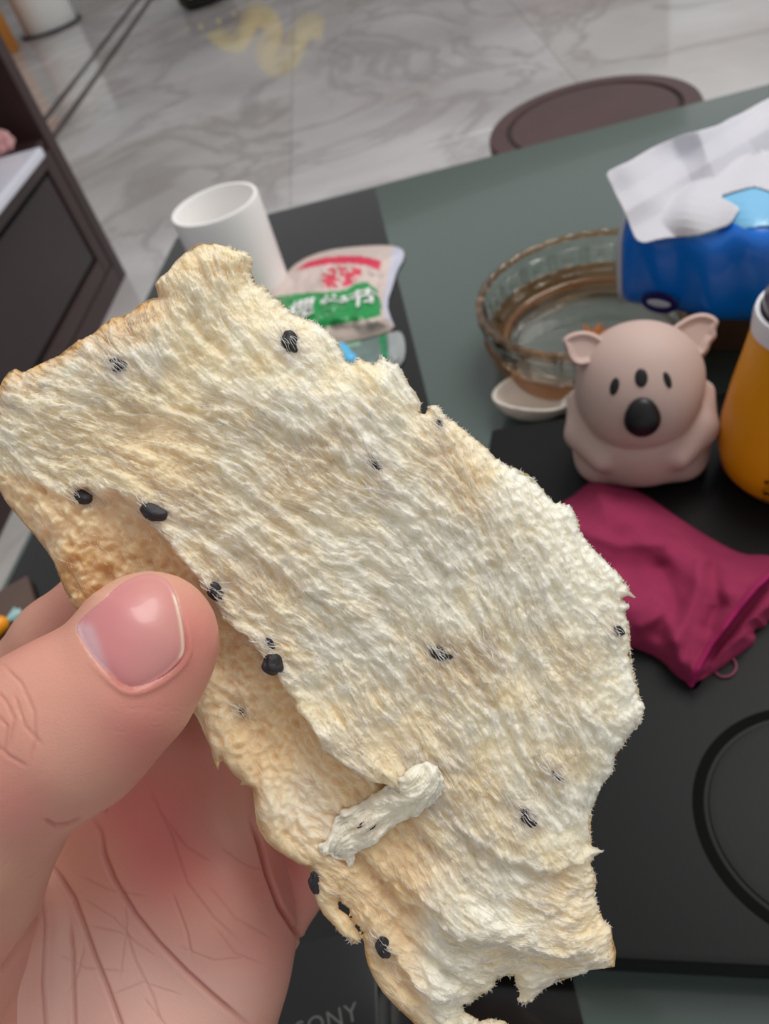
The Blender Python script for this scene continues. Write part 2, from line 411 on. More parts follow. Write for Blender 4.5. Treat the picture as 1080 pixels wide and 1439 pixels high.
# ------------------------------------------------------------------ dark cabinet at the left
c0 = P(178, 385, 0); c1 = P(5, 745, 0); v = (c1 - c0); L_ = np.linalg.norm(v[:2]); v = v / L_; nrm_ = np.array([-v[1], v[0], 0.0])
if nrm_[0] < 0: nrm_ = -nrm_                      # points to the room (towards the table)
CH = .62; CL = 1.15
cab = empty('cabinet', (c0 + v * .5 - nrm_ * .2), 'dark brown wooden cabinet with a grooved panel at the left edge', 'cabinet')
Mc = Matrix(((v[0], -nrm_[0], 0, c0[0]), (v[1], -nrm_[1], 0, c0[1]), (0, 0, 1, 0), (0, 0, 0, 1)))   # x along face, y into cabinet, z up
M_cab = mat('cabinet_wood', lin(58, 38, 38), .38, noise=(9, .5, lin(48, 30, 31)), bump=(80, .1, .002))
M_cab2 = mat('cabinet_panel_wood', lin(46, 33, 35), .4, noise=(9, .5, lin(40, 27, 29)), bump=(80, .1, .002))
M_in = mat('cabinet_inside', lin(18, 14, 14), .6)
box('side_post', (0, 0, .0), (.045, .42, CH), M_cab, cab, .003, Mc)
box('bottom_rail', (.0455, .0, .0), (CL, .42, .05), M_cab, cab, .002, Mc)
box('back_board', (.0455, .39, .0505), (CL, .415, CH), M_in, cab, 0, Mc)
box('cabinet_top', (-.01, -.012, CH + .0005), (CL + .01, .43, CH + .025), M_cab, cab, .003, Mc)
box('side_post', (CL + .0005, 0, 0), (CL + .045, .42, CH), M_cab, cab, .003, Mc)
# fluted lower door: frame and proud centre panel with a dark groove round it
zt = .33
box('door', (.046, .012, .051), (CL, .03, zt), M_in, cab, 0, Mc)
d1 = box('door_panel', (.105, .004, .10), (1.05, .02, zt - .035), M_cab2, cab, .004, Mc)
for lo, hi in (((.0462, .002, .0512), (.095, .018, zt)), ((.0955, .002, .0512), (CL, .018, .09)), ((.0955, .002, zt - .025), (CL, .018, zt)), ((1.06, .002, .0905), (CL, .018, zt - .0255))):
    box('door_frame', lo, hi, M_cab, cab, .002, Mc)
box('shelf', (.0458, .005, zt + .001), (CL, .388, zt + .022), M_cab, cab, .002, Mc)

# ------------------------------------------------------------------ white tray standing out of the cabinet's open shelf
TRZ = zt + .0225; TRT = TRZ + .020
kz = np.linalg.inv(np.array(Mc)) @ np.append(P(58, 205, TRT), 1)
print('tray corner in cabinet frame', kz, 'depth', proj(P(58, 205, TRT)))
M_white = mat('white_plastic', lin(222, 222, 232), .3, noise=(6, .2, lin(205, 206, 222)))
tr_ = box('tray', (kz[0], kz[1], TRZ), (kz[0] + .34, min(kz[1] + .35, .385), TRT), M_white, None, .008, Mc, 4)
tag(tr_, 'white board sticking out of the cabinet shelf at the left edge, pink crochet on it', 'tray')
M_pink = mat('pink_yarn', lin(214, 160, 158), .9, noise=(60, .7, lin(150, 88, 96)), bump=(300, .5, .004), sheen=.4)
pc = P(-2, 216, TRT); pc = pc + np.array([0, 0, .0005]); S = SDF(pc - [.07, .07, .01], pc + [.07, .07, .07], .0016)
for ring, (rr, zz, nb) in enumerate(((.034, .011, 12), (.028, .023, 10), (.018, .034, 7), (.004, .04, 2))):
    for k in range(nb):
        t = 2 * math.pi * (k + ring * .5) / nb
        S.ell(pc + np.array([rr * math.cos(t), rr * math.sin(t), zz]), np.array([.0105, .0105, .0105]) * (1 + .12 * rng.randn()), k=.003)
Vv, Ff = S.mesh(); tag(mesh_from('crochet_hat', Vv, Ff, M_pink), 'small pink crochet piece lying on the white board at the left edge', 'crochet')

# ------------------------------------------------------------------ far floor things, top left
bc = (P(46, 56, 0) + P(104, 32, 0)) / 2; rb = np.linalg.norm(P(38, 50, 0)[:2] - P(108, 24, 0)[:2]) / 2
dirv = np.array([bc[0], bc[1]]); dirv /= np.linalg.norm(dirv); bc = bc + np.array([dirv[0], dirv[1], 0]) * rb * .8
bin_ = empty('waste_bin', bc, 'white cylindrical bin standing on the marble floor, top left', 'bin')
M_bin = mat('bin_white', lin(246, 246, 242), .35)
lathe('body', [(0, .001), (rb * .97, .001), (rb, .01), (rb, .46), (rb * .98, .47), (rb * .93, .47), (rb * .93, .02), (0, .02)], bc, M_bin, bin_, n=72)
lathe('lid', [(0, .4705), (rb * 1.01, .4705), (rb * 1.01, .495), (rb * .9, .512), (0, .52)], bc, M_bin, bin_, n=72)
M_cable = mat('cable_black', lin(40, 36, 38), .5)
pts = []
a0 = math.atan2(-dirv[1], -dirv[0])
for k in range(40):
    t = a0 - 1.75 + 3.6 * k / 39; pts.append((bc[0] + (rb + .022) * math.cos(t), bc[1] + (rb + .022) * math.sin(t), .008))
tag(tube('power_cable', pts, .0075, M_cable), 'black cable curving round the foot of the white bin', 'cable')
gp = P(80, 30, 0) + [0, 0, .018]; M_leaf = mat('leaf_green', lin(150, 160, 50), .5)
V = []; Fc = []
for k in range(5):
    t = k * 1.25 + .3; L1 = .035; dd = np.array([math.cos(t), math.sin(t), .5]); sd = np.array([-math.sin(t), math.cos(t), 0]) * .009
    n0 = len(V); V += [gp, gp + dd * L1 * .5 + sd, gp + dd * L1, gp + dd * L1 * .5 - sd, gp + dd * L1 * .5 - np.array([0, 0, .003])]
    Fc += [(n0, n0 + 1, n0 + 2, n0 + 3), (n0, n0 + 4, n0 + 1), (n0 + 1, n0 + 4, n0 + 2), (n0 + 2, n0 + 4, n0 + 3), (n0 + 3, n0 + 4, n0)]
tag(mesh_from('leaf_sprig', np.array(V), Fc, M_leaf, smooth=False), 'tiny yellow-green sprig on the cable before the white bin', 'leaf')
M_or = mat('orange_wood', lin(196, 128, 48), .45, noise=(5, .5, lin(160, 96, 34)))
oc = P(29, 70, 0); Mo = Matrix.Translation(Vector(oc)) @ Matrix.Rotation(math.radians(12), 4, 'Z')
crate = empty('wooden_box', oc + [-.2, .15, 0], 'orange-brown wooden box standing in the top left corner', 'box')
box('body', (-.45, 0, .001), (0, .35, .42), M_or, crate, .006, Mo); box('lid', (-.46, -.01, .4205), (.01, .36, .445), M_or, crate, .005, Mo)
# black pot with a looping yellow ornament
pc = P(290, 3, 0); pot = empty('ornament_stand', pc, 'black pot with yellow loops standing on the floor at the top edge', 'ornament')
pot.location = [float(a) for a in pc]
M_black = mat('black_gloss', lin(24, 20, 20), .3); M_yel = mat('yellow_gloss', lin(255, 222, 60), .5)
lathe('pot', [(0, .001), (.10, .001), (.135, .02), (.15, .10), (.14, .105), (.12, .1), (0, .09)], pc, M_black, pot, n=48)
for k in range(9):
    t = k * .7; c = pc + np.array([.141 * math.cos(t), .141 * math.sin(t), .07])
    S2 = lathe('stud', [(0, -.014), (.010, -.010), (.014, 0), (.010, .010), (0, .014)], c, M_yel, pot, n=12)
xr = RM[:, 0] * np.array([1, 1, 0]); xr /= np.linalg.norm(xr)
path = [(-.02, .09), (.0, .22), (.09, .30), (.15, .22), (.22, .14), (.30, .22), (.28, .34), (.20, .40), (.22, .50), (.33, .50), (.40, .38), (.47, .30), (.55, .36)]
path = np.array(path); tt = np.linspace(0, len(path) - 1, 70)
pp = np.stack([np.interp(tt, range(len(path)), path[:, 0]), np.interp(tt, range(len(path)), path[:, 1])], 1)
for _ in range(4): pp[1:-1] = (pp[:-2] + 2 * pp[1:-1] + pp[2:]) / 4
tube('loop', [pc + xr * a + np.array([0, 0, b * .72]) for a, b in pp], .055, M_yel, pot, n=10)

# ------------------------------------------------------------------ black slab device on the table
KZ = TZ + .026
s0 = P(690, 603, KZ); s1 = P(1035, 548, KZ); f0 = P(760, 1342, KZ); f1 = P(1080, 1358, KZ)
vb_ = (s1 - s0)[:2]; vb_ /= np.linalg.norm(vb_); vf = (f1 - f0)[:2]; vf /= np.linalg.norm(vf)
bl = s0[:2]; br = s0[:2] + vb_ * .36
Lf = bl + (f0[:2] - bl) * 1.0
fl = f0[:2] - vf * .055; fr = f0[:2] + vf * .29
dev = empty('disc_player', ((bl[0] + fr[0]) / 2, (bl[1] + fr[1]) / 2, TZ), 'wide matte black disc player under the figurine, round groove in its lid', 'player')
M_slab = mat('slab_black', lin(18, 18, 18), .5, spec=.2, noise=(12, .4, lin(22, 22, 21)), bump=(500, .08, .0005))
M_slab2 = mat('slab_edge', lin(9, 9, 9), .5)
M_rub = mat('groove_black', lin(10, 10, 9), .8, spec=.1)
cq = (bl + br + fl + fr) / 4
def shr(p, k): return cq + (p - cq) * k
prism('base', [shr(p, .985) for p in (bl, br, fr, fl)], TZ + .0003, TZ + .010, M_slab2, dev, .001)
prism('lid', [bl, br, fr, fl], TZ + .0103, KZ, M_slab, dev, .003)
g0 = P(1160, 1150, KZ); gr = np.linalg.norm((P(978, 1165, KZ) - g0)[:2])
def ring(name, c, r, w_, h, mt, par, n=96): return lathe(name, [(r - w_, 0), (r - w_ * .5, h), (r, h * .4), (r + w_ * .6, 0)], c, mt, par, n=n, close=True)
lathe('groove', [(gr - .0045, -.0008), (gr - .004, .0002), (gr - .002, .0003), (gr, .0002), (gr + .0005, -.0008)], g0, M_rub, dev, n=128, close=True)
lathe('disc_lid', [(0, .0009), (gr * .8, .0009), (gr - .006, .0006), (gr - .0052, -.0006), (0, -.0006)], g0, M_slab, dev, n=128)
# small glossy black box with grey lettering at the bottom
z2 = TZ + .02
a = P(404, 1330, z2); b = P(528, 1300, z2); c = P(535, 1560, z2); d = P(372, 1600, z2)
rm = tag(prism('black_box', [a[:2], b[:2], c[:2], d[:2]], TZ + .0003, z2, mat('box_black', lin(17, 17, 17), .3), None, .0015), 'small glossy black box with grey lettering at the bottom edge, beside the palm', 'box')
M_let = mat('grey_letters', lin(80, 80, 78), .5)
o = P(459, 1437, z2 + .00005); xd = P(490, 1417, z2) - P(430, 1438, z2)
text_mesh('lettering', 'SONY', .0086, M_let, rm, o + [0, 0, .0001], xd, (-xd[1], xd[0], 0), .00008, 1.1)

# ------------------------------------------------------------------ mug
base_r = .039; mr = P(405, 388, TZ)
md = np.array([mr[0], mr[1], 0]); perp = np.cross(md / np.linalg.norm(md), [0, 0, 1.0])
mc = mr - perp * base_r * 1.0
mh = .086
mug = empty('mug', mc, 'plain white ceramic mug at the back left corner of the table', 'mug')
M_cer = mat('white_ceramic', lin(244, 241, 238), .28, spec=.5)
lathe('cup', [(0, .0005), (base_r * .93, .0005), (base_r * .99, .004), (base_r, .01), (base_r * 1.02, mh - .003), (base_r * 1.0, mh), (base_r * .93, mh), (base_r * .90, mh - .004), (base_r * .88, .012), (base_r * .8, .006), (0, .006)], mc, M_cer, mug, n=72)
t0 = math.atan2(-.2, -1.0); hx = np.array([math.cos(t0), math.sin(t0), 0])
hx = -perp * .62 + np.array([md[0], md[1], 0]) / np.linalg.norm(md) * .8; hx /= np.linalg.norm(hx)
hp = [mc + hx * (base_r * .98 + .026 * math.sin(t)) + np.array([0, 0, .052 + .024 * math.cos(t)]) for t in np.linspace(0, math.pi, 24)]
tube('handle', hp, .0052, mat('mug_handle', lin(70, 72, 92), .3), mug, n=12)['label'] = 'dark blue-grey handle'

# ------------------------------------------------------------------ printed bag
def pillow(name, poly, s, z, hmax, wid, mt, parent=None, folds=.002, attrs=None, maxd=120, colf=None, push=0.0):
    S = sheet([poly], s, maxd); d = S['d']; n1 = blur(rng.randn(*S['shape']), 9 / s); n1 = nrm(n1)[S['mask']]; n2 = nrm(blur(rng.randn(*S['shape']), 3.5 / s))[S['mask']]
    h = hmax * (1 - np.exp(-(d / wid) ** 1.2)) + folds * smooth01(d / wid) * (n1 + .4 * n2)
    zz = z + .0012 + np.maximum(h, 0) + .0006
    V = np.array([P(x, y, Z) for x, y, Z in zip(S['px'], S['py'], zz)]); 
    Vb = V.copy(); Vb[:, 2] = z + .0006
    # bottom follows its own footprint straight below
    Va, Q = close_sheet(S, V, Vb)
    at = None
    if colf is not None:
        c = colf(S['px'], S['py'], d); at = {'Col': np.concatenate([c, c])}
    return mesh_from(name, Va, Q, mt, parent, attrs=at), S, V
bag_poly = np.array([(372, 408), (400, 385), (420, 366), (455, 352), (500, 346), (545, 344), (566, 349), (568, 362), (557, 380), (552, 400), (543, 425), (548, 446), (556, 462), (520, 474), (470, 484), (430, 478), (380, 470)], float)
M_bag = mat('bag_film', lin(205, 190, 185), .3, attr='Col', coat=.25, trans=0)
def linn(c): return np.array(lin(*c)[:3])
def bagcol(px, py, d):
    n = len(px); c = np.tile(linn((208, 190, 182)), (n, 1))
    def inpoly(pg):
        r = np.zeros(n, bool); pg = np.array(pg, float)
        for a, b in zip(pg, np.roll(pg, -1, 0)):
            if a[1] != b[1]:
                k = (np.minimum(a[1], b[1]) <= py) & (py < np.maximum(a[1], b[1])); xc = a[0] + (py - a[1]) / (b[1] - a[1]) * (b[0] - a[0]); r ^= k & (px > xc)
        return r
    c[inpoly([(415, 380), (432, 368), (455, 362), (490, 359), (515, 361), (535, 367), (533, 380), (515, 373), (490, 370), (455, 372)])] = linn((214, 48, 82))
    rg = inpoly([(450, 388), (462, 376), (485, 374), (508, 378), (506, 390), (490, 402), (455, 406)]); nz = rng.rand(n) > -1
    hs_ = np.sin(np.floor((px + py * .2) / 4.5) * 12.9898 + np.floor((py - px * .15) / 4.0) * 78.233) * 43758.5453
    c[rg & ((hs_ - np.floor(hs_)) > .32)] = linn((212, 60, 84))
    c[inpoly([(380, 418), (420, 412), (450, 411), (485, 408), (500, 398), (515, 396), (530, 408), (536, 430), (534, 444), (515, 449), (480, 455), (450, 462), (380, 470)])] = linn((8, 140, 66))
    e = inpoly([(552, 346), (570, 346), (572, 362), (560, 380), (555, 400), (546, 425), (556, 470), (545, 470), (538, 425), (545, 390)]); c[e] = linn((196, 196, 212))
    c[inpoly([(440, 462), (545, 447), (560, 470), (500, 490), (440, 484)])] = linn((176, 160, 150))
    return c
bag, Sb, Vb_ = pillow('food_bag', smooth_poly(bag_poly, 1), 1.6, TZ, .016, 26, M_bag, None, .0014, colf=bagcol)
tag(bag, 'white plastic food bag with a red stripe and a green band of white characters', 'bag')
M_wh = mat('print_white', lin(232, 232, 228), .4)
for ch, (x, y) in zip('埋学节', ((424, 437), (468, 431), (508, 422))):
    k = np.argmin((Sb['px'] - x) ** 2 + (Sb['py'] - y) ** 2); o = Vb_[k] + [0, 0, .0016]
    xd = P(505, 423, TZ) - P(422, 438, TZ); xd[2] = 0
    text_mesh('lettering', ch, .026, M_wh, bag, o, (xd[0], xd[1], 0), (-xd[1], xd[0], 0), .0004, bold=.0004, drape=Vb_)
for k in range(7):
    x = 440 + k * 14; y = 368.5 - 5 * math.sin((x - 430) / 105 * math.pi) + (2 if k > 4 else 0)
    kk = np.argmin((Sb['px'] - x) ** 2 + (Sb['py'] - y) ** 2); o = Vb_[kk] + [0, 0, .0010]
# the clear bag behind the bread with a grey-green window and green stripe
cl_poly = np.array([(440, 487), (470, 486), (520, 476), (556, 464), (566, 468), (570, 490), (566, 510), (550, 520), (540, 560), (470, 560), (440, 520)], float)
def clcol(px, py, d):
    c = np.tile(linn((104, 122, 118)), (len(px), 1))
    c[(py < 487 - (px - 470) * .14 + 3) & (px < 505)] = linn((130, 178, 150))
    k = (np.abs(px - 537 - (py - 470) * .12) < 5) & (py > 468); c[k] = linn((36, 130, 84))
    k = px > 546; c[k] = linn((150, 156, 156))
    return c
cl, _, _ = pillow('clear_bag', smooth_poly(cl_poly, 1), 1.8, TZ, .006, 16, M_bag, None, .0012, colf=clcol)
tag(cl, 'crumpled see-through bag with a green stripe, in front of the printed bag', 'bag')
bp = P(485, 500, TZ + .012); S = SDF(bp - [.02, .02, .012], bp + [.02, .02, .014], .0007)
xd = P(470, 482, TZ) - P(494, 510, TZ); xd /= np.linalg.norm(xd)
S.cap(bp - xd * .010, bp + xd * .010, .0062, .0062); S.cap(bp - xd * .010, bp - xd * .010 + [0, 0, -.006], .0062, .0062, k=.002)
Vv, Ff = S.mesh(); tag(mesh_from('bottle_cap', Vv, Ff, mat('cap_blue', lin(92, 182, 226), .35)), 'small rounded light blue cap peeking above the bread edge', 'cap')

# ------------------------------------------------------------------ glass ashtray
aH = .046; ar = .0765
ac = P(669, 444, TZ + aH); ad = np.array([ac[0], ac[1], 0]); ap = np.cross(ad / np.linalg.norm(ad), [0, 0, 1.0])
c = ac + ap * ar; at = np.array([c[0], c[1], TZ])
print('ashtray', proj(at + [0, 0, aH]), proj(at))
ash = empty('glass_ashtray', at, 'clear round glass ashtray with an amber rim, behind the figurine', 'ashtray')
M_glass = mat('clear_glass', (0.95, 0.95, .91, 1), .02, ior=1.48, trans=1.0)
M_amber = mat('amber_glass', lin(226, 186, 146), .05, ior=1.5, trans=.93)
lathe('bowl', [(0, .0008), (.058, .0008), (.064, .003), (.0690, .012), (.0728, .028), (.0755, aH - .006), (.0765, aH - .003), (.0755, aH), (.0715, aH), (.0690, aH - .004), (.0665, .030), (.0625, .019), (.053, .011), (0, .0095)], at, M_glass, ash, n=96)
tube('rim', [at + np.array([.0740 * math.cos(t), .0740 * math.sin(t), aH + .0012 + .0004 * math.cos(t * 36)]) for t in np.linspace(0, 2 * math.pi, 288, endpoint=False)], .0024, M_amber, ash, n=10, closed=True)['label'] = 'amber-tinted rim'
M_amber2 = mat('amber_glass_deep', lin(214, 160, 108), .06, ior=1.5, trans=.86)
lathe('amber_band', [(.0655, .0022), (.0700, .0105), (.0735, .0235), (.0745, .0240), (.0712, .0100), (.0665, .0015)], at, M_amber2, ash, n=96, close=True)
tube('foot_ring', [at + np.array([.060 * math.cos(t), .060 * math.sin(t), .0175]) for t in np.linspace(0, 2 * math.pi, 120, endpoint=False)], .0022, M_amber2, ash, n=8, closed=True)
# pressed square panels with a button in each
for k in range(18):
    t = 2 * math.pi * k / 18; e1 = np.array([-math.sin(t), math.cos(t), 0]); rad = np.array([math.cos(t), math.sin(t), 0])
    c0_ = at + rad * .0672 + np.array([0, 0, .0315]); up_ = rad * .16 + np.array([0, 0, .98]); up_ /= np.linalg.norm(up_)
    loop = []
    for a_, b_ in ((-1, -1), (-.33, -1), (.33, -1), (1, -1), (1, -.33), (1, .33), (1, 1), (.33, 1), (-.33, 1), (-1, 1), (-1, .33), (-1, -.33)):
        loop.append(c0_ + e1 * a_ * .0100 + up_ * b_ * .0088)
    tube('pressed_panel', loop, .0010, M_glass, ash, n=5, closed=True)
    btn = lathe('pressed_button', [(0, -.001), (.0035, -.001), (.0035, .0008), (0, .0018)], (0, 0, 0), M_glass, None, n=10)
    btn.parent = ash; Rr = Matrix((tuple(e1), tuple(up_), tuple(np.cross(e1, up_)))).transposed().to_4x4(); btn.rotation_euler = Rr.to_euler()
    btn.location = Vector([float(x) for x in c0_]) - ash.location
# star at the base
V = []; cz = at + [0, 0, .0108]; Fs = []
ns = 8
for k in range(2 * ns):
    t = math.pi * k / ns; r = .017 if k % 2 == 0 else .007; V.append(cz + [r * math.cos(t), r * math.sin(t), 0])
V.append(cz + [0, 0, .0045]); V.append(cz + [0, 0, -.0004])
for k in range(2 * ns): Fs += [(k, (k + 1) % (2 * ns), 2 * ns), ((k + 1) % (2 * ns), k, 2 * ns + 1)]
star = mesh_from('star_ornament', np.array(V), Fs, mat('amber_star', lin(214, 140, 84), .12, trans=.35), ash, smooth=False); star['label'] = 'amber star pressed in the base'

# ------------------------------------------------------------------ ceramic soup spoon
sp = SDF(P(745, 560, TZ) - [.07, .06, .004], P(745, 560, TZ) + [.09, .06, .04], .0008)
sc = P(750, 582, TZ); sx = P(800, 578, TZ) - P(700, 562, TZ); sx /= np.linalg.norm(sx); sy = np.array([-sx[1], sx[0], 0])
Rs = np.array([sx, sy, [0, 0, 1]])
sp.ell(sc + [0, 0, .018], (.027, .0195, .0175), Rs)
sp.ell(sc + [0, 0, .0210], (.0248, .0172, .0160), Rs, sub=True)
sp.cap(sc + sx * .060 + np.array([0, 0, .060]), sc + sx * -.05 + np.array([0, 0, .060]), .0435, .0435, sub=True)
sp.cap(sc + sx * .024 + np.array([0, 0, .013]), sc + sx * .075 + np.array([0, 0, .0165]), .0045, .0042, k=.004)
sp.cap(sc + sx * .024 + sy * .005 + np.array([0, 0, .0135]), sc + sx * .075 + sy * .004 + np.array([0, 0, .0165]), .0035, .0032, k=.002)
Vv, Ff = sp.mesh(); Vv[:, 2] += TZ + .0004 - Vv[:, 2].min()
tag(mesh_from('soup_spoon', Vv, Ff, mat('spoon_ceramic', lin(224, 214, 202), .22, sss=.2, sss_s=.004)), 'cream ceramic soup spoon lying left of the figurine', 'spoon')

# ------------------------------------------------------------------ tissue pack
b0_ = P(990, 492, TZ); b1_ = P(1100, 496, TZ); bv_ = b1_ - b0_; bv_ /= np.linalg.norm(bv_); bn_ = np.array([-bv_[1], bv_[0], 0])
if bn_[1] < 0: bn_ = -bn_
bq = [b0_, b0_ + bv_ * .15, b0_ + bv_ * .15 + bn_ * .05, b0_ + bn_ * .05]
tag(prism('support_box', [p[:2] for p in bq], TZ + .0003, TZ + aH + .0037, mat('brown_card', lin(112, 84, 66), .6, noise=(30, .4, lin(96, 72, 58))), None, .001), 'small brown wooden box under the right end of the blue tissue pack', 'box')
pz = TZ
PKZ = TZ + aH + .0042; pa = P(871, 446, PKZ); pb = P(1045, 476, PKZ)
px_ = pb - pa; px_[2] = 0; px_ /= np.linalg.norm(px_); py_ = np.array([-px_[1], px_[0], 0]); 
if py_[1] < 0: py_ = -py_
pk = empty('tissue_pack', pa + px_ * .09 + py_ * .05, 'bright blue plastic tissue pack with a tissue pulled out, right of the ashtray', 'tissue pack')
M_blue = mat('pack_blue', lin(0, 112, 216), .28, noise=(6, .5, lin(0, 96, 200)), coat=.3)
M_seal = mat('pack_seal', lin(190, 196, 208), .35)
M_nav = mat('pack_navy', lin(26, 26, 92), .3)
PL, PWd, PHt = .19, .095, .066
N1, N2 = 60, 36
V = []; Fq = []
for i in range(N1):
    u = i / (N1 - 1)
    pinch = 1 - .10 * math.exp(-u * 14) - .10 * math.exp(-(1 - u) * 14)
    for j in range(N2):
        t = 2 * math.pi * j / N2; ex_ = 2 / 4.2
        yy = math.copysign(abs(math.cos(t)) ** ex_, math.cos(t)); zz = math.copysign(abs(math.sin(t)) ** ex_, math.sin(t))
        wob = .0012 * math.sin(u * 23 + t * 2) + .001 * math.sin(u * 41 - t * 3)
        k_ = pinch
        V.append(pa + px_ * (u * PL) + py_ * (PWd / 2 + yy * (PWd / 2 * k_ + wob)) + np.array([0, 0, PHt / 2 + zz * (PHt / 2 * (k_ if zz > 0 else 1)) + (wob if zz > .3 else 0) + .0008]))
for i in range(N1 - 1):
    for j in range(N2): Fq.append((i * N2 + j, (i + 1) * N2 + j, (i + 1) * N2 + (j + 1) % N2, i * N2 + (j + 1) % N2))
Fq.append(tuple(range(N2))); Fq.append(tuple((N1 - 1) * N2 + j for j in range(N2))[::-1])
mesh_from('pack', np.array(V), Fq, M_blue, pk)
pbv = BVHTree.FromPolygons([tuple(map(float, v)) for v in V], [tuple(f) for f in Fq])
for u in (-.0035, PL + .0005):
    V2 = [v + px_ * du + np.array([0, 0, 0]) for du in (0, .003) for v in (np.array(V[:N2]) - 0) ]
    V2 = [v + px_ * (u) for v in V2]
    Q2 = [(j, (j + 1) % N2, N2 + (j + 1) % N2, N2 + j) for j in range(N2)] + [tuple(range(N2))[::-1], tuple(range(N2, 2 * N2))]
    mesh_from('end_seal', np.array(V2), Q2, M_seal, pk)['label'] = 'whitish end seal'
lo_ = plane_hit(926, 425, pa + py_ * -.0006, py_)
for r_, mt, dz in ((.0090, M_nav, 0), (.0046, M_seal, .0004)):
    lg = lathe('emblem', [(0, 0), (r_, 0), (r_ * .96, .0008), (0, .0012)], (0, 0, 0), mt, None, n=32)
    lg.parent = pk; Rr = Matrix((tuple(px_), (0, 0, 1), tuple(-py_))).transposed().to_4x4(); lg.rotation_euler = Rr.to_euler(); lg.scale = (1.25, .8, 1) if dz == 0 else (1.6, .55, 1)
    lg.location = Vector([float(x) for x in lo_ - py_ * (dz)]) - pk.location
# light blue opening film and the white tissues
def tissue(name, poly, dfun, mt, parent, th=.0006, amp=.003, s=2.2, sg=(16, 6), rest=None, folds=()):
    S = sheet([smooth_poly(densify(np.array(poly, float), 14, .8), 1)], s, 200)
    n1 = gnoise(S['shape'], sg[0] / s)[S['mask']]; n2 = gnoise(S['shape'], sg[1] / s)[S['mask']]
    dep = dfun(S['px'], S['py']) + amp * n1 + amp * .25 * n2
    for (fx, fy, cx_, sy_, a_, w_) in folds:
        u_ = (S['px'] - fx) * cx_ + (S['py'] - fy) * sy_; dep = dep + a_ * np.minimum(np.abs(u_) / w_, 1)
    if rest is not None:
        gap, stick = rest
        for i, (x_, y_) in enumerate(zip(S['px'], S['py'])):
            r_ = ray(x_, y_); rn = r_ / np.linalg.norm(r_); hh = pbv.ray_cast(Vector(CAM), Vector(rn))
            if hh[0] is not None:
                dd = hh[3] * np.dot(rn, RM[:, 2]) - gap; dep[i] = (dd + .0008 * n1[i]) if stick else min(dep[i], dd)
    C = np.stack([(S['px'] - PW / 2) / F, (S['py'] - PH / 2) / F, np.ones(S['n'])], 1)
    Vf = CAM + (C * dep[:, None]) @ RM.T; Vk = CAM + (C * (dep + th)[:, None]) @ RM.T
    Va, Q = close_sheet(S, Vf, Vk); return mesh_from(name, Va, Q, mt, parent)
dtop = lambda x, y: np.full_like(x, 1.0)
pt = pa + np.array([0, 0, PHt])
def dpt(p): return float(proj(p)[0, 2])
dA = dpt(pt + px_ * .02); dB = dpt(pt + px_ * .10 + py_ * .04); print('pack depth', dA, dB, proj(pt), proj(pa), proj(pt + px_ * .12))
M_tis = mat('tissue_white', lin(206, 204, 210), .85, sss=.25, sss_s=.004, sss_r=(1, 1, 1), bump=(260, .12, .001))
M_film = mat('film_blue', lin(120, 184, 222), .3, coat=.3)
tissue('opening_film', [(955, 305), (1000, 275), (1040, 262), (1100, 245), (1140, 250), (1140, 320), (1085, 318), (1020, 325), (960, 335)], lambda x, y: dA + .012 + (y - 340) * -.0004, M_film, pk, amp=.0006, rest=(.0012, True))['label'] = 'light blue film round the opening'
tis = tissue('tissue', [(850, 243), (885, 226), (915, 208), (958, 189), (995, 180), (1040, 160), (1085, 136), (1130, 110), (1130, 285), (1060, 262), (1010, 276), (1040, 292), (1025, 316), (985, 330), (940, 334), (905, 342), (893, 338), (878, 300)], lambda x, y: dA - .006 + (340 - y) * .00016 + np.where(x > 990, (x - 990) * .00012, 0), M_tis, pk, amp=.0036, sg=(30, 14), rest=(.003, False), folds=((992, 215, .93, -.36, .006, 34), (925, 270, .5, .86, .003, 26), (1045, 190, .8, -.6, -.004, 30)))
tis['label'] = 'crumpled white tissue sticking out'
# ------------------------------------------------------------------ koala figurine
kb = P(899, 640, KZ); vd = (kb - CAM); vd[2] = 0; vd /= np.linalg.norm(vd); vr = np.cross(vd, [0, 0, 1.0])
Rk = np.array([vr, vd, [0, 0, 1.0]])
def K(a, b, c): return kb + vr * a + vd * b + np.array([0, 0, c])      # right, away, up
koala = empty('koala_figurine', kb, 'cream ceramic koala figurine with black nose and small oval eyes', 'figurine')
S = SDF(kb - [.06, .06, .003], kb + [.06, .06, .11], .0008)
S.ell(K(0, 0, .0255), (.0362, .0345, .0262), Rk)
S.ell(K(0, 0, .011), (.0315, .031, .0125), Rk, k=.012)
for s_ in (-1, 1):
    S.ell(K(s_ * .0225, -.010, .0085), (.0105, .0150, .0088), Rk, k=.009)       # feet
H = SDF(kb - [.06, .06, .003], kb + [.06, .06, .11], .0008)
H.ell(K(0, -.002, .0535), (.0315, .0305, .0300), Rk)
H.ell(K(0, -.018, .045), (.018, .013, .013), Rk, k=.02)
G_ = SDF(kb - [.06, .06, .003], kb + [.06, .06, .11], .0008)
G_.a[:] = S.a
